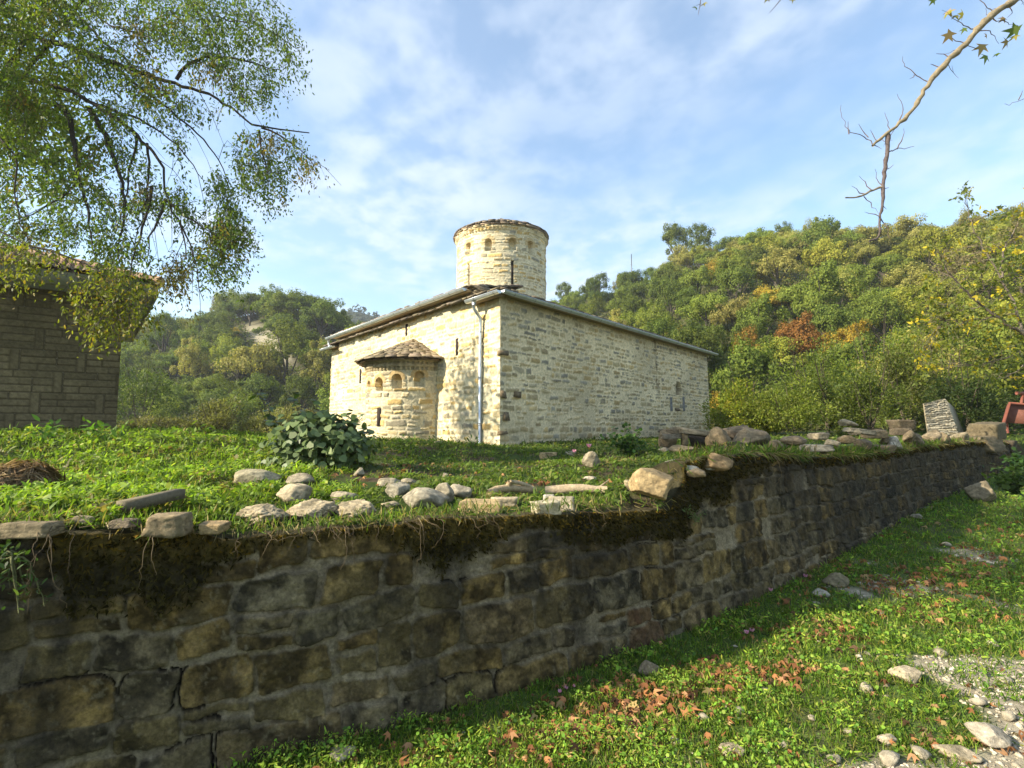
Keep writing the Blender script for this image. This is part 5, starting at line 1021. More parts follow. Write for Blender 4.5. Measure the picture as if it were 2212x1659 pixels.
# ------------------------------------------------------------------ yellowing tree at the right edge, long leaflets on thin limbs
def build_yellow_tree():
    rng = np.random.RandomState(60); Y = 12.0; b = at(2285, 930, Y + .5); b[2] = float(terr_base(b[0], b[1])) - .1
    T = empty('walnut_tree', b, 'slender yellowing tree with thin crooked limbs in front of the right-hand hill', 'tree')
    B = MB(); lim = [([(2285, 930), (2270, 820), (2240, 740), (2212, 722), (2180, 705), (2150, 682), (2120, 660), (2095, 635), (2060, 600), (2045, 585), (2034, 560)], .07, .012), ([(2150, 682), (2120, 690), (2080, 695), (2040, 690)], .02, .005), ([(2240, 740), (2200, 765), (2150, 780), (2100, 790)], .02, .005), ([(2212, 722), (2190, 650), (2165, 605), (2140, 560), (2115, 520), (2100, 490), (2090, 455), (2086, 430)], .035, .005), ([(2165, 600), (2163, 560), (2172, 530), (2190, 500), (2205, 470), (2215, 440)], .025, .005), ([(2060, 600), (2030, 590), (2005, 572)], .012, .004), ([(2270, 820), (2240, 640), (2225, 560), (2230, 480)], .04, .006), ([(2120, 660), (2090, 668), (2040, 680), (2010, 676)], .014, .004), ([(2165, 605), (2130, 608), (2090, 600)], .012, .004), ([(2240, 740), (2200, 800), (2170, 820), (2130, 810)], .018, .004)]
    S_ = []
    for pts, r0, r1 in lim: q = resample(px_path(pts, Y, Y + rng.uniform(-.3, .3)), .12, rng, .015); B.tube(q, np.linspace(r0, r1, len(q)), 6, (0.16, 0.13, 0.10)); S_.append(q)
    S_ = np.concatenate(S_); pos, dr, sz, cl = [], [], [], []
    regs = [([(2010, 590), (2090, 560), (2212, 520), (2280, 540), (2280, 840), (2120, 840), (2080, 760), (1990, 720), (1980, 650)], 300, 0), ([(2080, 440), (2140, 455), (2212, 440), (2280, 430), (2280, 560), (2150, 560), (2100, 520)], 90, 1), ([(1965, 640), (2060, 600), (2090, 760), (1990, 830), (1950, 740)], 80, 0), ([(2070, 405), (2105, 400), (2100, 445), (2075, 440)], 9, 2), ([(2000, 520), (2060, 510), (2070, 560), (2010, 560)], 16, 0)]
    for poly, ns, md in regs:
        pl = np.array(poly, float); got = 0
        while got < ns:
            x = rng.uniform(pl[:, 0].min(), pl[:, 0].max()); y = rng.uniform(pl[:, 1].min(), pl[:, 1].max())
            if not in_poly(np.array([x]), np.array([y]), poly)[0]: continue
            got += 1; a = at(x, y, Y + rng.uniform(-.9, .9)); s = S_[np.argmin(((S_ - a) ** 2).sum(1))]; B.tube(np.array([s, (s + a) / 2 + [0, 0, .08], a]), [.006, .004, .002], 3, (0.17, 0.14, 0.09), cap=False)
            rd_ = rng.normal(0, .6, 3) + np.array([0, 0, -.25]); rd_ /= np.linalg.norm(rd_); n = rng.randint(6, 11); t = np.linspace(0, .32, n)[:, None]; c = a + rd_ * t + rng.normal(0, .02, (n, 3)); pos.append(c); dr.append(rd_ * .5 + rng.normal(0, .6, (n, 3)) + np.array([0, 0, -.3])); sz.append(rng.uniform(.07, .125, n))
            w_ = (.75, 1.2, .8) if md == 0 else (.35, 1, 1) if md == 1 else (.2, .5, 1); q = tones(1, [(0.46, 0.36, 0.020), (0.19, 0.21, 0.030), (0.12, 0.15, 0.035)], w_, rng, .2); cl.append(q * rng.uniform(.75, 1.2, (n, 1)))
    B.build('limbs', M['bark'], T); pos = np.concatenate(pos); leaves_obj('leaves', pos, np.concatenate(dr), np.concatenate(sz), np.concatenate(cl), T_LEAF * np.array([1, 1.3, 1]), M['leaf'], T, rng)
build_yellow_tree()

# ------------------------------------------------------------------ big-leaved bush in the middle of the terrace
def big_leaf_bush():
    rng = np.random.RandomState(70); Y = 6.6; b = hit(692, 1022); b = at(692, 1022, Y); b[2] = float(terr_z(b[0], Y)); T = empty('leafy_bush', b, 'dense bush of large rounded dull green leaves with tall shoots, in front of the church', 'bush')
    k = Y / F; pos, nr, sz, cl = [], [], [], []
    for cx, cy_, rx, ry, n in ((690, 955, 78, 45, 420), (655, 985, 68, 38, 300), (738, 975, 58, 45, 300), (725, 930, 52, 32, 200), (650, 930, 42, 36, 170), (690, 1005, 80, 24, 220), (605, 1005, 34, 20, 70), (770, 955, 34, 26, 80), (685, 915, 34, 26, 90), (615, 950, 26, 24, 50)):
        c = at(cx, cy_, Y); d = sph(n, rng); rr = rng.uniform(.35, 1.28, (n, 1)); pos.append(c + d * rr * np.array([rx * k, .5, ry * k])); nr.append(d * np.array([.8, .8, .5]) + np.array([-.1, -.15, .7]) + rng.normal(0, .45, (n, 3))); sz.append(rng.uniform(.055, .115, n)); cl.append(tones(n, [(0.105, 0.150, 0.046), (0.130, 0.175, 0.060), (0.080, 0.122, 0.032), (0.155, 0.20, 0.045)], (1, 1, .8, .5), rng, .22))
    B = MB()
    for pts in ([(660, 960), (610, 930), (575, 880), (562, 850)], [(690, 940), (650, 900), (632, 868), (640, 845)], [(700, 930), (690, 890), (672, 858)], [(735, 950), (765, 925), (785, 895)], [(720, 940), (745, 915), (760, 890)], [(640, 960), (600, 945), (590, 915)], [(690, 930), (720, 905), (728, 895)], [(760, 960), (790, 940), (800, 930)]):
        q = resample(px_path(pts, Y, Y + rng.uniform(-.25, .25)), .05, rng, .006); B.tube(q, np.linspace(.007, .003, len(q)), 5, (0.13, 0.10, 0.06)); n = len(q)
        for i in range(1, n):
            for _ in range(2): pos.append(q[i:i + 1] + rng.normal(0, .045, (1, 3))); nr.append(np.array([[rng.normal(0, .4), -.2 + rng.normal(0, .3), .9]])); sz.append(rng.uniform(.06, .12, 1)); cl.append(tones(1, [(0.075, 0.12, 0.025), (0.055, 0.085, 0.03), (0.15, 0.15, 0.035)], (1, 1, .3), rng, .2))
    for i in range(16):
        a = rng.uniform(0, 6.28); e = b + np.array([math.cos(a) * .45, math.sin(a) * .4, rng.uniform(.3, .65)]); B.tube([b + rng.normal(0, .06, 3) * [1, 1, 0] - [0, 0, .05], (b + e) / 2 + rng.normal(0, .04, 3), e], [.012, .009, .004], 5, (0.12, 0.09, 0.055))
    B.build('stem', M['bark'], T); pos = np.concatenate(pos); nr = np.concatenate(nr); n = len(pos); d = np.cross(nr, rng.normal(0, 1, (n, 3))) + np.array([0, -.3, -.25])
    leaves_obj('leaves', pos, d, np.concatenate(sz), np.concatenate(cl), T_ROUND, M['leaf_dull'], T, rng, nr)
big_leaf_bush()
def weed(name, px, py, Y, wpx, hpx, n, leaf, cols, label, cat='plant', tmpl=T_LEAF, seed=0, z=None, stems=7, droop=0.0):
    """a low plant: stems fanning out of one root, leaves along them"""
    rng = np.random.RandomState(seed + 300); b = at(px, py, Y) if z is None else z; k = b[1] / F; T = empty(name, b, label, cat); B = MB(); pos, dr, nr = [], [], []
    for i in range(stems):
        a = rng.uniform(-1, 1); e = b + np.array([a * wpx * k * .5, rng.uniform(-.5, .5) * wpx * k * .5, hpx * k * rng.uniform(.45, 1.05) * (1 - .35 * abs(a))]); q = resample(np.array([b, b * .45 + e * .55 + np.array([0, 0, hpx * k * .15]), e - np.array([0, 0, droop * hpx * k])]), .04, rng, .004); B.tube(q, np.linspace(.006, .002, len(q)), 4, (0.12, 0.12, 0.05))
        m = n // stems; t = q[rng.randint(1, len(q), m)]; pos.append(t + rng.normal(0, leaf * .6, (m, 3))); d = rng.normal(0, .7, (m, 3)) + np.array([a * .4, -.1, .1]); dr.append(d); nr.append(rng.normal(0, .45, (m, 3)) + np.array([0, -.15, .9]))
    B.build('stem', M['bark'], T); pos = np.concatenate(pos); n = len(pos); leaves_obj('leaves', pos, np.concatenate(dr), leaf * rng.uniform(.6, 1.3, n), tones(n, cols, [1] * len(cols), rng, .3), tmpl, M['leaf'], T, rng, np.concatenate(nr))
WG = [(0.055, 0.095, 0.022), (0.075, 0.125, 0.025), (0.045, 0.075, 0.02), (0.11, 0.15, 0.035)]
weed('weed_clump', 1352, 990, 8.6, 110, 72, 420, .06, WG, 'dark green nettle-like clump standing before the long church wall', seed=1, stems=14, tmpl=T_ROUND)
weed('weed_clump', 1290, 1010, 8.0, 130, 62, 360, .05, WG, 'bushy green weeds left of the nettle-like clump by the pink flowers', seed=2, stems=14)
weed('bramble', 1400, 1040, 7.2, 140, 50, 420, .045, WG, 'low bramble thicket right below the nettle-like clump', seed=3, stems=16, tmpl=T_ROUND)
weed('weed_clump', 1225, 985, 9.5, 80, 38, 200, .05, WG, 'small weed tuft at the foot of the long church wall', seed=4, stems=9)
weed('bramble', 30, 1215, 2.32, 180, 70, 260, .035, WG, 'bramble shoots hanging over the mossy wall at the left edge', seed=5, stems=12, droop=1.7, z=np.array([-2.25, 2.28, 1.10]))
weed('weed_clump', 2185, 1062, 9.0, 110, 60, 380, .07, [(0.05, 0.10, 0.02), (0.07, 0.125, 0.025)], 'leafy green weeds beside the loose boulder at the wall foot', seed=6, stems=12, tmpl=T_ROUND)
weed('nettle_patch', 2225, 1040, 10.5, 130, 80, 380, .08, [(0.045, 0.085, 0.02), (0.065, 0.11, 0.025)], 'dark nettle patch past the end of the retaining wall', seed=7, stems=12, tmpl=T_ROUND)
weed('wall_plant', 1502, 1125, 4.45, 62, 45, 46, .035, [(0.13, 0.19, 0.06), (0.10, 0.16, 0.05)], 'single pale green seedling rooted in the wall step', seed=8, stems=6, z=at(1502, 1128, 4.40))
# ------------------------------------------------------------------ loose stones
def ico(sub):
    import bmesh
    bm = bmesh.new(); bmesh.ops.create_icosphere(bm, subdivisions=sub, radius=1.0); bm.verts.ensure_lookup_table(); V = np.array([v.co[:] for v in bm.verts]); Fc = np.array([[v.index for v in f.verts] for f in bm.faces]); bm.free(); return V, Fc
ICO = {k: ico(k) for k in (2, 4, 5)}
def rock_mesh(name, dims, col, seed, kind='angular', sub=4, rough=0.05):
    rng = np.random.RandomState(seed); V, Fc = ICO[sub]; d = V
    if kind == 'slab': nn = np.array([[1, 0, 0], [-1, 0, 0], [0, 1, 0], [0, -1, 0], [0, 0, 1], [0, 0, -1.0]]) + rng.normal(0, .10, (6, 3)); dist = rng.uniform(.62, .78, 6); ex = sph(5, rng); nn = np.vstack([nn, ex]); dist = np.concatenate([dist, rng.uniform(.95, 1.12, 5)])
    elif kind == 'angular': nn = sph(13, rng); dist = rng.uniform(.60, .95, 13)
    else: nn = sph(20, rng); dist = rng.uniform(.66, 1.0, 20)
    nn = nn / np.linalg.norm(nn, axis=1, keepdims=True); q = dist[None] / np.maximum(d @ nn.T, 1e-3); r = np.sort(q, 1)[:, 0]
    if kind == 'round': r = np.minimum(r, 1.05)
    r = np.minimum(r, 1.45); P = d * r[:, None]; P = P / np.abs(P).max(0)
    n1 = fbm3(P * 2.2 + seed, seed, 4) - .5; n2 = fbm3(P * 7 + seed, seed + 5, 3) - .5; n3 = fbm3(P * np.array([9, 9, 16.]) + seed, seed + 6, 3) - .5; P = P * (1 + rough * 2.2 * n1 + rough * 1.6 * n2 + rough * 1.1 * n3)[:, None]
    D = np.array(dims) / 2; P = P * D; P[:, 2] += D[2] * .78
    c = np.array(col) * (1 + .7 * n1 + .8 * n2 + .9 * n3)[:, None]; st = sstep(.05, .16, fbm3(P / D * 1.4 + 9, seed + 8, 3) - .5)[:, None]; c = c * (1 - .5 * st) + np.array([.10, .085, .05]) * .5 * st; gr = sstep(.5, -.5, P[:, 2] / D[2] + 1.2 * n1)[:, None]; c = c * (1 - .35 * gr) + np.array([.09, .07, .04]) * .35 * gr
    return mesh_from(name, P, Fc, np.clip(c, .01, .9), M['rock'], None, False)
RS = [0]; RK = []
def rock(px, py, w, h, col, label, kind='angular', depth=.8, Y=None, yaw=0.0, lift=0.0, tilt=(0, 0), group=None, name='stone', cat='stone', rough=.05, sub=4):
    RS[0] += 1; p = hit(px, py) if Y is None else at(px, py, Y); k = p[1] / F; W_ = w * k; H_ = h * k * 1.08; RK.append((p[0], p[1] + W_ * depth * .35, W_ * .5, max(W_ * depth * .5, .03)))
    o = rock_mesh(name, (W_, W_ * depth, H_), np.array(col) * (.72 if Y is not None else 1), 500 + RS[0], kind, sub, rough); o.location = (p[0], p[1] + W_ * depth * .35, p[2] - H_ * .10 + lift); o.rotation_euler = (tilt[0], tilt[1], yaw)  # stones with a given depth: duller brown plus partial shade put into the colour
    return tag(o, label, cat, group)
WHT = (.36, .29, .18); GRY = (.30, .255, .17); OCH = (.40, .29, .14); BRN = (.27, .20, .115); TAN = (.42, .34, .22); DKB = (.16, .125, .08)
rock(555, 1130, 102, 44, WHT, 'rough white boulder, left one of the front three on the wall edge', 'round', rough=.17, sub=5)
rock(662, 1123, 108, 46, WHT, 'rough white boulder, middle one of the front three on the wall edge', 'round', rough=.17, sub=5)
rock(765, 1124, 92, 44, WHT, 'rough white boulder, right one of the front three on the wall edge', 'round', rough=.17, sub=5)
rock(628, 1088, 84, 46, (.38, .31, .20), 'smooth cream boulder behind the front white boulders, below the leafy bush', 'round', rough=.05)
rock(735, 1088, 60, 30, (.36, .30, .20), 'small cream stone behind the right white boulder', 'round')
rock(535, 1048, 98, 40, (.32, .275, .17), 'flat-topped pale stone in the grass left of the leafy bush', 'round', rough=.04)
rock(640, 1052, 70, 32, (.26, .22, .15), 'dull brown stone half hidden under the leafy bush', 'round')
rock(776, 1030, 30, 24, GRY, 'small pale stone right beside the leafy bush', 'angular')
rock(835, 1052, 52, 20, GRY, 'flat grey stone sunk in the grass behind the grey cluster', 'round'); rock(880, 1048, 40, 16, GRY, 'thin grey stone sunk in the grass right of the flat grey one', 'round')
rock(850, 1078, 62, 50, (.31, .27, .19), 'upright grey block at the left of the grey stone cluster', 'angular')
rock(915, 1100, 112, 48, (.31, .27, .19), 'large smooth grey slab, broadest of the grey stone cluster', 'round', rough=.03)
rock(958, 1084, 44, 46, GRY, 'rounded grey stone standing behind the broad grey slab', 'round', rough=.03); rock(1000, 1082, 58, 40, (.34, .29, .20), 'pale wedge-shaped stone at the right of the grey cluster', 'angular')
rock(843, 1098, 48, 20, WHT, 'small white stone in front of the upright grey block', 'angular')
rock(1036, 1110, 104, 34, OCH, 'ochre rectangular building block lying in the grass by the wall edge', 'slab', .5, yaw=-.12)
rock(1090, 1093, 62, 20, (.44, .35, .22), 'thin ochre slab behind the rectangular building block', 'slab', .6)
rock(1180, 1112, 62, 34, (.46, .39, .25), 'left of the two squared tan stones by the wall edge', 'slab', .7, yaw=.3); rock(1213, 1106, 62, 40, (.44, .37, .25), 'right of the two squared tan stones by the wall edge', 'slab', .7, yaw=-.2)
rock(1187, 1088, 30, 22, (.50, .45, .34), 'small pale cube resting behind the squared tan stones', 'slab')
rock(1410, 1100, 128, 72, (.36, .255, .125), 'big angular golden brown boulder at the wall step', 'angular', .8, rough=.05, sub=5)
rock(1372, 1062, 44, 34, (.40, .32, .19), 'pointed brown stone leaning behind the big golden boulder', 'angular'); rock(1553, 1090, 76, 40, (.27, .18, .09), 'mossy brown stone in the corner of the wall step', 'round')
rock(1510, 1100, 42, 20, BRN, 'small brown stone between golden boulder and wall step', 'angular')
rock(1183, 990, 42, 16, OCH, 'flat ochre stone in the grass before the long church wall', 'slab'); rock(1276, 1010, 46, 42, (.30, .25, .165), 'pale rough stone among the weeds by the pink flowers', 'angular'); rock(1232, 985, 28, 14, GRY, 'little grey stone at the foot of the long church wall', 'round'); rock(1275, 1040, 30, 14, (.44, .37, .27), 'little tan stone below the pale rough stone', 'round')
rock(960, 1032, 18, 12, TAN, 'tiny tan stone in the grass below the apse', 'round'); rock(945, 960, 24, 12, WHT, 'small white stone at the foot of the church apse', 'angular')
rock(1498, 1028, 52, 26, (.36, .33, .26), 'grey rubble stone on top of the wall step', 'angular'); rock(1455, 1010, 40, 20, (.42, .37, .29), 'pale rubble stone left of the wall step top', 'angular'); rock(1545, 1012, 70, 22, (.30, .275, .22), 'flat lichened coping stone at the wall step corner', 'slab', .8)
# left end of the wall top
rock(45, 1172, 118, 34, (.24, .185, .105), 'long brown slab with moss overhanging the wall top at the left edge', 'slab', .6)
rock(345, 1172, 84, 46, (.26, .195, .11), 'blocky brown stone sitting on the mossy wall top', 'slab', .7, yaw=.15); rock(452, 1155, 60, 22, (.34, .24, .12), 'low ochre stone in the wall top right of the blocky brown one', 'slab'); rock(165, 1135, 60, 22, (.32, .25, .15), 'half-buried brown stone in the grass above the long left slab', 'round'); rock(255, 1140, 64, 18, DKB, 'dark flat stone between the left slab and the concrete post', 'slab')
# slabs and stones piled before the far end of the church
P_ = 9.3
rock(1443, 962, 46, 40, BRN, 'rounded brown stone propping the slab shelter by the church', 'round', Y=P_); rock(1437, 980, 40, 22, TAN, 'pale split stone in front of the slab shelter', 'angular', Y=P_ - .3); rock(1484, 982, 88, 24, (.34, .26, .15), 'long rounded brown stone lying across the front of the slab shelter', 'round', .4, Y=P_ - .35)
rock(1481, 958, 15, 40, BRN, 'narrow upright stone under the slab shelter roof', 'slab', .9, Y=P_); rock(1462, 936, 62, 12, DKB, 'dark upper slab of the slab shelter', 'slab', .8, Y=P_ + .1, tilt=(0, .04)); rock(1500, 938, 84, 14, (.25, .215, .15), 'long pale roof slab of the slab shelter', 'slab', .7, Y=P_, tilt=(0, .12)); rock(1452, 946, 52, 12, (.24, .20, .14), 'lower left slab of the slab shelter', 'slab', .8, Y=P_); rock(1508, 962, 46, 36, (.085, .065, .045), 'near-black stone added as painted shade in the hollow of the slab shelter', 'angular', Y=P_ + .5)  # last one: added block, the hollow's shade put into its near-black colour
rock(1556, 966, 58, 54, BRN, 'big dull brown boulder right of the slab shelter', 'round', Y=P_ - .2); rock(1598, 946, 64, 34, (.24, .18, .115), 'dull boulder behind the big brown one right of the slab shelter', 'round', Y=P_ + .4); rock(1632, 962, 80, 44, (.22, .175, .11), 'broad weathered boulder between slab shelter and rubble row', 'round', Y=P_); rock(1545, 985, 28, 20, OCH, 'small orange-brown stone below the big dull boulder', 'round', Y=P_ - .6)
# rubble row on the wall top towards the right
rub = 'broken brown stone in the rubble row along the far wall top'
for px, py, w_, h_, c, kd in [(1680, 968, 46, 26, BRN, 'angular'), (1722, 960, 52, 22, (.22, .17, .11), 'round'), (1800, 962, 40, 18, TAN, 'angular'), (1838, 955, 46, 20, BRN, 'round'), (1866, 968, 44, 26, DKB, 'angular'), (1900, 945, 60, 20, BRN, 'slab'), (1935, 962, 52, 28, (.33, .26, .16), 'angular'), (1968, 955, 34, 30, BRN, 'angular'), (1990, 962, 40, 34, (.30, .235, .145), 'angular'), (2024, 958, 42, 36, (.31, .24, .15), 'angular'), (2052, 960, 40, 34, BRN, 'angular'), (2085, 962, 46, 34, (.33, .27, .17), 'angular'), (1775, 948, 40, 16, TAN, 'slab'), (1915, 975, 60, 16, BRN, 'slab'), (1852, 938, 30, 14, TAN, 'angular'), (1952, 938, 40, 16, DKB, 'slab')]:
    x, y, _, _ = wall_pt(s_of_px(px)); rock(px, py, w_, h_, c, rub, kd, Y=float(y) + (.55 if py > 950 else 1.1), group='rubble on the far wall top', yaw=px * .7)
def wy(px, o): return float(wall_pt(s_of_px(px))[1]) + o
rock(1772, 974, 66, 16, (.40, .34, .24), 'thin tan slab lying flat on the rubble row near its left end', 'slab', .7, Y=wy(1772, .45)); rock(1792, 978, 34, 18, WHT, 'white stone on the wall top under the thin tan slab', 'angular', Y=wy(1792, .35)); rock(1942, 968, 42, 30, (.52, .46, .36), 'pale trapezoid stone in the rubble row, lightest of all', 'angular', Y=wy(1942, .3)); rock(1862, 935, 60, 12, (.42, .35, .24), 'long tan slab leaning on top of the rubble row', 'slab', .5, Y=wy(1862, 1.0), tilt=(0, .12)); rock(1840, 922, 40, 20, TAN, 'pale weathered lump behind the rubble row left of the leaning slab', 'angular', Y=wy(1840, 1.5)); rock(1958, 925, 48, 22, DKB, 'dark squared block on the rubble row beside the masonry ramp', 'slab', .7, Y=wy(1958, 1.1))
rock(2152, 945, 74, 40, (.17, .135, .08), 'squared stone block capping the far end of the retaining wall', 'slab', .75, Y=wy(2152, .25), yaw=.55); rock(2140, 970, 96, 34, (.22, .17, .10), 'lower stone block under the cap at the wall end', 'slab', .7, Y=wy(2140, .22), yaw=.55); rock(2185, 975, 50, 36, (.10, .08, .055), 'dark stone block at the very corner of the wall end', 'slab', .8, Y=wy(2185, .3), yaw=.55)
rock(2140, 1086, 62, 52, (.27, .215, .135), 'loose brown boulder standing in weeds at the foot of the wall', 'angular')
# stones on the track
for px, py, w_, h_, c, lb in [(1972, 1478, 66, 30, TAN, 'largest tan stone half buried in the middle of the track'), (1405, 1462, 46, 34, (.22, .175, .11), 'brown squared stone in the shaded grass at the wall foot'), (1815, 1270, 56, 30, (.20, .165, .095), 'dull wedge-shaped stone against the wall foot'), (1778, 1292, 36, 18, (.42, .38, .29), 'pale pebble-like stone in the shade near the wall foot'), (2160, 1625, 96, 46, (.36, .31, .23), 'big pale angular stone at the lower right corner of the track'), (2085, 1650, 80, 26, TAN, 'flat tan stone left of the big pale one at the lower right'), (1590, 1640, 52, 18, TAN, 'flat tan stone at the lower edge of the track'), (1925, 1615, 42, 22, (.46, .38, .25), 'rounded ochre stone on the bare gravel patch')]:
    rock(px, py, w_, h_, c, lb, 'angular' if w_ > 70 else 'round')
for px, py, w_ in [(1600, 1545, 26), (1520, 1560, 30), (1760, 1560, 24), (1880, 1500, 40), (2120, 1530, 36), (2180, 1480, 30), (1700, 1620, 30), (2000, 1640, 40), (1840, 1590, 26), (2040, 1420, 34), (1660, 1500, 22), (1930, 1655, 50), (1810, 1652, 34), (2190, 1560, 40), (2150, 1400, 30), (1460, 1610, 26), (1765, 1310, 20), (1985, 1120, 26), (2050, 1180, 22), (1900, 1330, 24), (735, 1652, 70)]:
    rock(px, py, w_, w_ * .5, (.36, .31, .22), 'small pale stone scattered on the grassy track', 'angular', group='pale stones on the track', yaw=px, sub=2)
# wood, straw, post
def wood():
    rng = np.random.RandomState(81); p = lambda x, y: hit(x, y) + np.array([0, 0, .04])
    mb = MB(); a, b = p(1180, 1072), p(1312, 1068); q = resample(np.array([a, (a + b) / 2 + [0, 0, .03], b]), .1, rng, .006); mb.tube(q, np.linspace(.05, .035, len(q)), 8, (.42, .32, .20)); mb.tube([q[-2], q[-2] + [.12, 0, .09]], [.015, .005], 5, (.4, .31, .2)); tag(mb.build('log', M['bark']), 'weathered tan log lying in the grass right of the forked branch', 'log')
    mb = MB(); c = p(1095, 1074); e = p(1150, 1066); pk = at(1102, 1040, c[1]); mb.tube(resample(np.array([p(1055, 1076), c + [0, 0, .05], e]), .08, rng, .006), .035, 7, (.40, .30, .17)); mb.tube(resample(np.array([c, (c + pk) / 2 + [-.02, 0, 0], pk]), .05), [.03] * 1, 6, (.38, .28, .16)); mb.tube(resample(np.array([pk, (pk + e) / 2 + [.02, 0, .02], e + [.02, 0, 0]]), .06), .02, 6, (.42, .33, .2)); tag(mb.build('forked_branch', M['bark']), 'forked piece of tan driftwood in the grass left of the log', 'branch')
    mb = MB(); a, b = p(272, 1122), p(398, 1112); d = b - a; d[2] += .06; d /= np.linalg.norm(d); sd_ = np.cross(d, [0, 0, 1]); sd_ /= np.linalg.norm(sd_); mb.box(a, d * np.linalg.norm(b - a), -sd_ * .08, np.array([0, 0, .055]), (.15, .125, .08)); tag(mb.build('concrete_post', M['block']), 'broken concrete post lying tilted in the grass near the wall edge', 'post')
    c = hit(42, 1070); k = c[1] / F; n = 2600; d = sph(n, rng); d[:, 2] = np.abs(d[:, 2]); R = np.array([52 * k, .30, 62 * k]); pos = c + d * R * rng.uniform(.8, 1.05, (n, 1)); t = np.cross(d, rng.normal(0, 1, (n, 3))); V, Fc = ICO[4]; e = empty('straw_heap', c, 'heap of dry brown straw in the grass at the left edge', 'heap'); mesh_from('core', c + V * R * .86, Fc, (.13, .09, .05), M['soil'], e, True); leaves_obj('straw', pos, t, rng.uniform(.08, .22, n), tones(n, [(.36, .24, .13), (.26, .17, .09), (.45, .33, .19)], (1, 1, .6), rng, .3), T_BLADE * np.array([1, .7, 1]), M['dry'], e, rng, d)
wood()
def ramp():
    Y = 15.0; q = [at(*v, Y + o) for v, o in (((2004, 940), 0), ((2070, 940), 0), ((2041, 861), .5), ((1994, 872), .3))]; nu, nv = 70, 80; u = np.linspace(0, 1, nu)[:, None, None]; v = np.linspace(0, 1, nv)[None, :, None]
    P = (q[0] * (1 - u) + q[1] * u) * (1 - v) + (q[3] * (1 - u) + q[2] * u) * v; U = np.repeat(np.linspace(0, .95, nu)[:, None], nv, 1); Vv = np.repeat(np.linspace(0, 1.1, nv)[None], nu, 0)
    idn, sd = courses(U, Vv, (.035, .08), (.12, .3), .006, .02, 88, tilt=.08); ins = sstep(.003, -.008, sd); e = empty('masonry_ramp', q[0], 'pale tapering dry-stone ramp with slanted side, standing before the bushes', 'ramp'); c = palette(idn, [(.40, .35, .25), (.36, .32, .24), (.43, .37, .25), (.32, .29, .22)]) * (.75 + .5 * rnd(idn, 4))[..., None]; c = c * ins[..., None] + np.array([.24, .20, .13]) * (1 - ins)[..., None]
    grid_obj('front_face', P + np.array([0, -1, .2]) * (ins * (.02 + .03 * rnd(idn, 6)))[..., None], c, M['wallstone'], e)
    bk = np.array([2.45, 2.5, -.2]); mb = MB(); mb.hexa([q[0] + [.0, .012, 0], q[1] + [0, .012, 0], q[1] + bk, q[0] + bk, q[3] + [0, .012, 0], q[2] + [0, .012, 0], q[2] + bk, q[3] + bk], (.34, .29, .19)); mb.build('core', M['wallstone'], e)
ramp()
def red_panel():
    Y = 16.0; e = empty('red_panel', at(2178, 930, Y), 'rust red sheet-metal panel with slanted frame at the right edge', 'panel'); f = lambda x, y, o=0: at(x, y, Y + o); red = (.17, .07, .048)
    mb = MB(); th = np.array([.02, .12, 0]); a, b, c, d = f(2170, 912), f(2330, 925), f(2330, 885), f(2182, 873); mb.hexa([a, b, b + th, a + th, d, c, c + th, d + th], red); mb.build('sheet', M['rust'], e)
    mb = MB(); mb.tube([f(2168, 914, -.05), f(2181, 871, -.05), f(2330, 883, -.05)], .045, 6, (.20, .065, .04)); mb.tube([f(2176, 935, .1), f(2172, 905, .05)], .05, 6, (.18, .06, .04)); mb.tube([f(2206, 874, .1), f(2210, 850, .1)], .04, 6, (.2, .065, .04)); mb.tube([f(2196, 849, .1), f(2330, 856, .1)], .06, 6, (.2, .07, .045)); mb.build('frame', M['rust'], e)
red_panel()
def cyclamen():
    rng = np.random.RandomState(83)
    for px, py, s, lb in [(1612, 1372, 1, 'left pink cyclamen of the pair in shaded grass halfway along the wall'), (1624, 1368, 1, 'right pink cyclamen of the pair in shaded grass halfway along the wall'), (1222, 1492, .8, 'pale pink cyclamen at the wall foot, middle of three'), (1240, 1488, .8, 'pale pink cyclamen at the wall foot, right of three'), (1208, 1500, .9, 'pale pink cyclamen at the wall foot, left of three'), (1665, 1280, .9, 'small pink cyclamen deep in the shade by the wall'), (1740, 1250, .9, 'pink cyclamen near the dull wedge-shaped stone'), (1272, 975, 1.25, 'large pink flower in the weeds before the long church wall'), (1240, 985, .9, 'smaller pink flower left of the large pink one')]:
        p = hit(px, py + 12); k = p[1] / F; h = 14 * k * (1 if p[1] < 7 else 1.4); T = empty('pink_flower', p, lb, 'flower'); mb = MB(); top = p + np.array([.005, 0, h]); mb.tube([p - [0, 0, .02], (p + top) / 2 + [.004, 0, 0], top], .0016 + .0005 * k * 100, 5, (.22, .12, .08)); mb.build('stem', M['leaf'], T)
        n = 6; a = np.arange(n) * 2 * math.pi / n + rng.rand(); d = np.stack([np.cos(a) * .55, np.sin(a) * .55, np.full(n, .8)], 1); leaves_obj('petals', np.repeat(top[None], n, 0), d, 8.5 * k * s * np.ones(n), tones(n, [(.62, .25, .50), (.70, .36, .58)], (1, 1), rng, .1), T_LEAF * np.array([1, 1.5, 1]), M['leaf'], T, rng)
cyclamen()

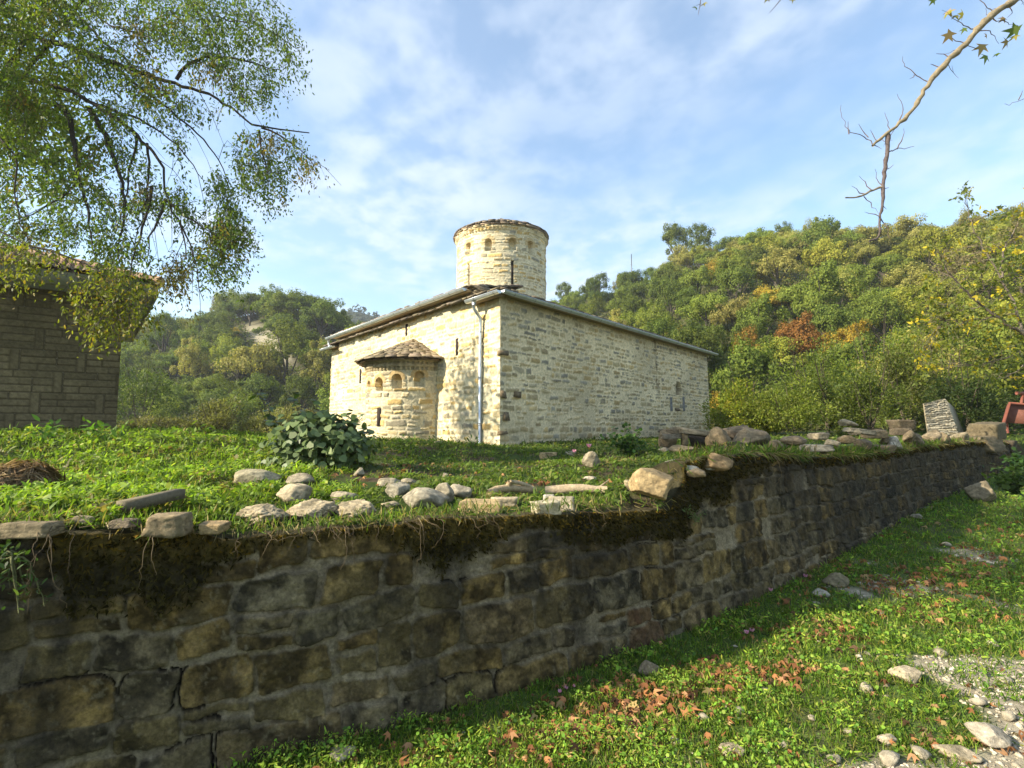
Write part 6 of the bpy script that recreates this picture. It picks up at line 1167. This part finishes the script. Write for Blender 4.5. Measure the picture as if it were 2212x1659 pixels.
# ------------------------------------------------------------------ grass, ground herbs, litter
def polar(n, r0, r1, rng, amax=64):
    r = r0 * (r1 / r0) ** rng.rand(n); a = rad(amax) * rng.uniform(-1, 1, n); return r * np.sin(a), r * np.cos(a), r
def near_px(x, y, z, spots):
    qx, qy = project(np.stack([x, y, z], -1)); m = np.zeros(len(x))
    for cx, cy_, sx, sy, wt in spots: m = np.maximum(m, wt * np.exp(-((qx - cx) / sx) ** 2 - ((qy - cy_) / sy) ** 2))
    return m, qx, qy
def in_buildings(x, y):
    C0, dE, dS = CHURCH[0], CHURCH[1], CHURCH[2]; dx = x - C0[0]; dy = y - C0[1]; det = dE[0] * dS[1] - dE[1] * dS[0]; a = (dx * dS[1] - dy * dS[0]) / det; b = (dE[0] * dy - dE[1] * dx) / det; return (a > 0) & (b > 0) & (a < 14) & (b < 17)
HERB = [(0.20, 0.175, 0.05), (0.06, 0.10, 0.018), (0.135, 0.215, 0.022), (0.105, 0.175, 0.020), (0.170, 0.245, 0.028), (0.085, 0.140, 0.018), (0.205, 0.240, 0.035)]
HERB2 = [(0.085, 0.140, 0.020), (0.110, 0.165, 0.022), (0.065, 0.110, 0.017), (0.150, 0.185, 0.030)]
def rock_mask(x, y, grow):
    m = np.zeros(len(x), bool)
    for rx, ry, a, b in RK: m |= ((x - rx) / (a * grow + .02)) ** 2 + ((y - ry) / (b * grow + .02)) ** 2 < 1
    return m
def rock_front(x, y):
    m = np.zeros(len(x), bool)
    for rx, ry, a, b in RK: m |= (np.abs(x - rx) < a * 1.15) & (y < ry) & (y > ry - b - .42)
    return m
def cover():
    rng = np.random.RandomState(90)
    # terrace
    x, y, r = polar(570000, 2.2, 26, rng); k = (y > wall_y(x) + .16) & ~in_buildings(x, y) & ~rock_mask(x, y, .82); x, y, r = x[k], y[k], r[k]; z = terr_z(x, y); mnd = 0.5 * fbm(x * 1.7, y * 1.7, 92, 3) + 0.5 * fbm(x * 5, y * 5, 93, 2)
    bare, qx, qy = near_px(x, y, z, [(760, 1045, 80, 22, .8), (1180, 1058, 140, 20, .55), (690, 1110, 120, 25, .75), (1000, 1025, 200, 25, .35), (560, 1135, 150, 14, .6), (1500, 1010, 60, 25, .6), (1800, 965, 160, 14, .6), (1650, 965, 90, 14, .6), (880, 1090, 90, 16, .5)])
    keep = rng.rand(len(x)) > bare + np.where(qx > 780, .30, 0) + .55 * sstep(.52, .40, mnd); x, y, r, z, mnd, qx = x[keep], y[keep], r[keep], z[keep], mnd[keep], qx[keep]; n = len(x)
    lush = np.where(qx < 760, 1.0, .55); front = rock_front(x, y); edge = sstep(.2, 1.0, y - wall_y(x)); hgt = lush * (0.015 + 0.105 * sstep(.40, .66, mnd) * (.35 + .65 * edge)) * rng.rand(n) ** .7 * np.where(front, .55, 1)
    bl = rng.rand(n) < .24
    p = np.stack([x, y, z + hgt], -1); sc = np.clip((r / 4.0) ** .62, .8, 3)
    m = ~bl; nm = m.sum(); nr = rng.normal(0, .55, (nm, 3)) + np.array([-.25, -.2, .85]); d = np.cross(nr, rng.normal(0, 1, (nm, 3)))
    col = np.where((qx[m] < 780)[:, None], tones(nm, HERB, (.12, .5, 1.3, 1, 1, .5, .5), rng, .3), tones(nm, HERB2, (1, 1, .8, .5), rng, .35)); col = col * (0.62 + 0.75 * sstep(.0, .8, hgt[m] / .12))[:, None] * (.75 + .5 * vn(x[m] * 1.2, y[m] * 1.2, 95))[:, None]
    dry = fbm(x[m] * 2.2, y[m] * 2.2, 96, 3); col = np.where((dry > .62)[:, None] & (rng.rand(nm) < .5)[:, None], tones(nm, [(.22, .18, .06), (.16, .15, .05)], (1, 1), rng, .3), col)
    sz_ = np.clip(np.exp(rng.normal(math.log(.022), .42, nm)), .009, .045) * sc[m]; pm = p[m]
    for tm, q in ((T_ROUND * np.array([1, .9, 1]) - np.array([.5, 0, 0]), rng.rand(nm) < .45), (T_LEAF * np.array([1.7, 1.15, 1.6]), None)):
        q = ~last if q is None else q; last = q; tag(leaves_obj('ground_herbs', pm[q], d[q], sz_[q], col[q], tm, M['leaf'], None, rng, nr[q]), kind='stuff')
    nb = bl.sum(); d = rng.normal(0, .38, (nb, 3)) + np.array([.1, -.05, .9]); pb = np.stack([x[bl], y[bl], z[bl] - .01], -1); ln = rng.uniform(.035, .095, nb) * (.6 + .7 * lush[bl]) * np.where(front[bl], .45, 1) * np.clip((r[bl] / 5) ** .35, .7, 1.7)
    G = [pb]; D = [d]; Sz = [ln]; Cb = [tones(nb, HERB + [(.26, .22, .09)], (.2, .4, 1, 1, 1, .8, .6, .35), rng, .3)]
    # turf fringe and dry stems hanging over the wall's edge
    s = rng.uniform(-4.5, S_END, 15000); wgt = np.interp(s, [s_of_px(q) for q in (0, 60, 280, 420, 500, 1000, 1130, 1430, 1480, 1600, 1900, 2196)], [.5, .25, .5, .6, .9, .9, .35, .25, .7, .9, .6, .2]); s = s[rng.rand(len(s)) < wgt * sstep(.3, .55, fbm(s * 2.4, s * 0, 97, 3))]; wx, wy_, nx, ny = wall_pt(s); t = rng.uniform(-.02, .22, len(s)); q = np.stack([wx + nx * (t + .06), wy_ + ny * (t + .06), wall_top(s) + .02 + .04 * rng.rand(len(s))], -1)
    over = rng.rand(len(s)) < .5; d = np.where(over[:, None], np.stack([-nx * .8, -ny * .8, -rng.uniform(.0, 1.1, len(s))], -1) + rng.normal(0, .35, (len(s), 3)), rng.normal(0, .4, (len(s), 3)) + np.array([0, 0, .8])); G.append(q); D.append(d); Sz.append(rng.uniform(.03, .095, len(s)) * np.clip(wy_ / 3.5, .8, 1.6)); drycol = tones(len(s), [(.30, .235, .11), (.22, .165, .075), (.13, .10, .045)], (1, 1, .7), rng, .3); Cb.append(np.where((rng.rand(len(s)) < np.where(over, .62, .25))[:, None], drycol, tones(len(s), HERB, (.3, .4, 1, 1, .6, 1, .5), rng, .3)))
    # track
    x, y, r = polar(830000, 1.2, 20, rng); k = (y < wall_y(x) - .02) & (rng.rand(len(x)) > .80 * gravel_mask(x, y) * (.55 + .9 * (fbm(x * 5, y * 5, 111, 3) > .47))); x, y, r = x[k], y[k], r[k]; z = road_z(x, y); mnd = 0.5 * fbm(x * 2.2, y * 2.2, 98, 3) + .5 * fbm(x * 7, y * 7, 99, 2); keep = rng.rand(len(x)) > .62 * sstep(.52, .40, mnd); x, y, r, z, mnd = x[keep], y[keep], r[keep], z[keep], mnd[keep]; n = len(x)
    wd = wall_y(x) - y; hgt = (.012 + .075 * sstep(.42, .66, mnd) * (1 - .6 * sstep(1.6, 3.0, wd))) * rng.rand(n) ** .7; bl = rng.rand(n) < .52; m = ~bl; nm = m.sum(); nr = rng.normal(0, .5, (nm, 3)) + np.array([-.2, -.2, .85]); d = np.cross(nr, rng.normal(0, 1, (nm, 3))); sc = np.clip((r / 3.2) ** .6, .75, 3)
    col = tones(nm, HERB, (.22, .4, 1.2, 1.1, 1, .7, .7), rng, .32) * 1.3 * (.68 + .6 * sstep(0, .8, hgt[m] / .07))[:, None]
    sz_ = np.clip(np.exp(rng.normal(math.log(.0115), .45, nm)), .005, .024) * sc[m]; pm = np.stack([x[m], y[m], z[m] + hgt[m]], -1)
    for tm, q in ((T_ROUND * np.array([1, .9, 1]) - np.array([.5, 0, 0]), rng.rand(nm) < .45), (T_LEAF * np.array([1.8, 1.1, 1.6]), None)):
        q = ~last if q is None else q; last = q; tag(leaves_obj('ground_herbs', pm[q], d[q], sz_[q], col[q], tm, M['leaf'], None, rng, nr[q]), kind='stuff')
    nb = bl.sum(); G.append(np.stack([x[bl], y[bl], z[bl] - .008], -1)); D.append(rng.normal(0, .45, (nb, 3)) + np.array([0, 0, .8])); Sz.append(rng.uniform(.025, .07, nb) * np.clip((r[bl] / 3) ** .4, .8, 1.8)); Cb.append(tones(nb, HERB + [(.28, .24, .10)], (.3, .3, 1.1, 1, 1, .7, .8, .5), rng, .3) * 1.3)
    G = np.concatenate(G); tag(leaves_obj('grass', G, np.concatenate(D), np.concatenate(Sz), np.concatenate(Cb), T_BLADE, M['leaf'], None, rng), kind='stuff')
    # pebbles on the bare patches
    x, y, r = polar(90000, 1.5, 12, rng); k = (y < wall_y(x) - .3) & (rng.rand(len(x)) < gravel_mask(x, y) * .8 + .012); x, y, r = x[k][:9000], y[k][:9000], r[k][:9000]; n = len(x); oc = np.array([(1, 0, 0), (0, 1, 0), (-1, 0, 0), (0, -1, 0), (.1, .1, .7), (0, 0, -.5)]); fc = np.array([(0, 1, 4), (1, 2, 4), (2, 3, 4), (3, 0, 4), (1, 0, 5), (2, 1, 5), (3, 2, 5), (0, 3, 5)])
    a = rng.uniform(0, 6.28, n); sz = rng.uniform(.004, .013, n) * np.clip(r / 3, .8, 2) * np.where(rng.rand(n) < .08, 2.0, 1); R_ = np.stack([np.stack([np.cos(a), -np.sin(a), 0 * a], -1), np.stack([np.sin(a), np.cos(a), 0 * a], -1), np.stack([0 * a, 0 * a, 1 + 0 * a], -1)], 1); V = np.einsum('nij,nkj->nki', R_, oc[None] * rng.uniform(.6, 1.3, (n, 6, 1)) * np.array([1.2, .85, .8])) * sz[:, None, None] + np.stack([x, y, road_z(x, y) + .003], -1)[:, None]
    tag(mesh_from('gravel', V.reshape(-1, 3), (np.arange(n)[:, None, None] * 6 + fc[None]).reshape(-1, 3), np.repeat(tones(n, [(.50, .43, .31), (.40, .35, .26), (.58, .52, .40), (.33, .27, .18)], (1, 1, .7, .6), rng, .2), 6, 0), M['rock']), kind='stuff')
    # fallen plane leaves
    tr = [(1450, 1505, 170, 34, 1), (1250, 1580, 190, 40, .75), (1600, 1475, 160, 36, 1), (1330, 1545, 120, 28, .9), (1900, 1265, 230, 42, 1.0), (2100, 1235, 150, 34, 1), (2050, 1320, 190, 34, .8), (2120, 1610, 110, 34, .8), (900, 1645, 160, 24, .35), (1160, 1640, 150, 30, .45), (1760, 1370, 170, 40, .7), (2180, 1180, 120, 40, .7), (1700, 1455, 100, 28, .8)]
    x, y, r = polar(100000, 1.6, 13, rng); z = ground_z(x, y); m, qx, qy = near_px(x, y, z, tr); lo = y < wall_y(x) - .03; m = np.where(lo, m * sstep(.35, .6, fbm(x * 3, y * 3, 101, 3)) * .60 + .012, 0); m2, _, _ = near_px(x, y, z, [(1000, 1015, 230, 26, 1), (1200, 1035, 160, 22, 1), (740, 1040, 70, 18, .8), (1130, 1050, 200, 20, .8), (830, 985, 60, 16, .9)]); m = np.where(~lo & (y > wall_y(x) + .2), m2 * .045, m)
    k = rng.rand(len(x)) < m; x, y, z, r = x[k], y[k], z[k], r[k]; n = len(x); nr = rng.normal(0, .55, (n, 3)) + np.array([0, -.1, .8]); d = np.cross(nr, rng.normal(0, 1, (n, 3))); sz = np.clip(np.exp(rng.normal(math.log(.040), .42, n)), .018, .085) * np.clip((r / 3.5) ** .35, .8, 1.5)
    tag(leaves_obj('fallen_leaves', np.stack([x, y, z + rng.uniform(.006, .036, n)], -1), d, sz, tones(n, [(.36, .16, .062), (.27, .115, .045), (.40, .215, .10), (.17, .08, .04), (.36, .25, .10)], (1, 1, .8, .8, .4), rng, .25), T_PALM * np.array([1, .8, 4.0]) - np.array([.4, 0, 0]), M['dry'], None, rng, nr), kind='stuff')
    print('herbs/grass', len(G), 'leaves', n)
    # roots and dry stems hanging down the wall face
    B = MB()
    for px, ln in [(300, .25), (315, .18), (500, .12), (560, .14), (640, .16), (735, .2), (740, .22), (800, .14), (900, .34), (905, .2), (945, .16), (1010, .12), (1060, .18), (1270, .16), (1290, .1), (60, .3), (75, .34), (45, .4), (90, .22), (110, .3), (1680, .2), (1720, .14)] + [(rng.uniform(480, 1130), rng.uniform(.03, .10)) for _ in range(22)]:
        s = s_of_px(px) if px > 10 else -3.0; wx, wy_, nx, ny = wall_pt(s); a = np.array([wx + nx * .05, wy_ + ny * .05, wall_top(s) + .03]); o = np.array([-nx, -ny, 0]); k_ = max(1, wy_ / 3.2); e = a + o * .10 + np.array([rng.normal(0, .06), 0, -ln * k_]); q = resample(np.array([a, a + o * .09 + [rng.normal(0, .02), 0, .0], a + o * .11 + (e - a) * .6, e]), .03, rng, .006); B.tube(q, np.linspace(.0022, .0009, len(q)) * k_, 4, np.array([.17, .125, .07]) * rng.uniform(.25, 1.1), cap=False)
    ro = B.build('hanging_roots', M['dry'], bpy.data.objects['retaining_wall']); ro['kind'] = 'stuff'
cover()
for i, (px, py, w_, h_, lb) in enumerate([(95, 955, 90, 30, 'broad-leaved dock plant in front of the block wall, leftmost one'), (208, 952, 70, 28, 'dock plant with upright leaves near the block wall corner'), (262, 950, 60, 32, 'dock plant right at the block wall corner'), (440, 965, 90, 30, 'dock plant before the tallest grey-green shrub'), (350, 960, 70, 22, 'low dock plant before the left grey-green shrub'), (880, 965, 46, 18, 'small leafy tuft at the foot of the apse'), (1022, 968, 50, 20, 'spiky green tuft at the church corner left of the downpipe'), (940, 966, 30, 14, 'tiny green tuft at the right foot of the apse')]):
    b = hit(px, py, 4.0); weed('dock_plant', px, py, None, w_, h_ * 1.3, 60 if w_ > 60 else 40, .13 if w_ > 60 else .10, [(0.12, 0.21, 0.03), (0.09, 0.16, 0.025), (0.15, 0.23, 0.03)], lb, seed=40 + i, stems=8, z=b)

# ------------------------------------------------------------------ the light haze over the valley
def haze():
    m, t, o = new_mat('haze_air'); v = t.nodes.new('ShaderNodeVolumePrincipled'); v.inputs['Density'].default_value = 0.0005; v.inputs['Color'].default_value = (0.86, 0.90, 0.96, 1); v.inputs['Anisotropy'].default_value = 0.25
    t.links.new(v.outputs[0], o.inputs['Volume']); mb = MB(); a = 1600; z0, z1 = -32.0, 110.0; mb.box((-a, -a, z0), (2 * a, 0, 0), (0, 2 * a, 0), (0, 0, z1 - z0)); h = mb.build('haze', m); tag(h, kind='stuff')
haze()
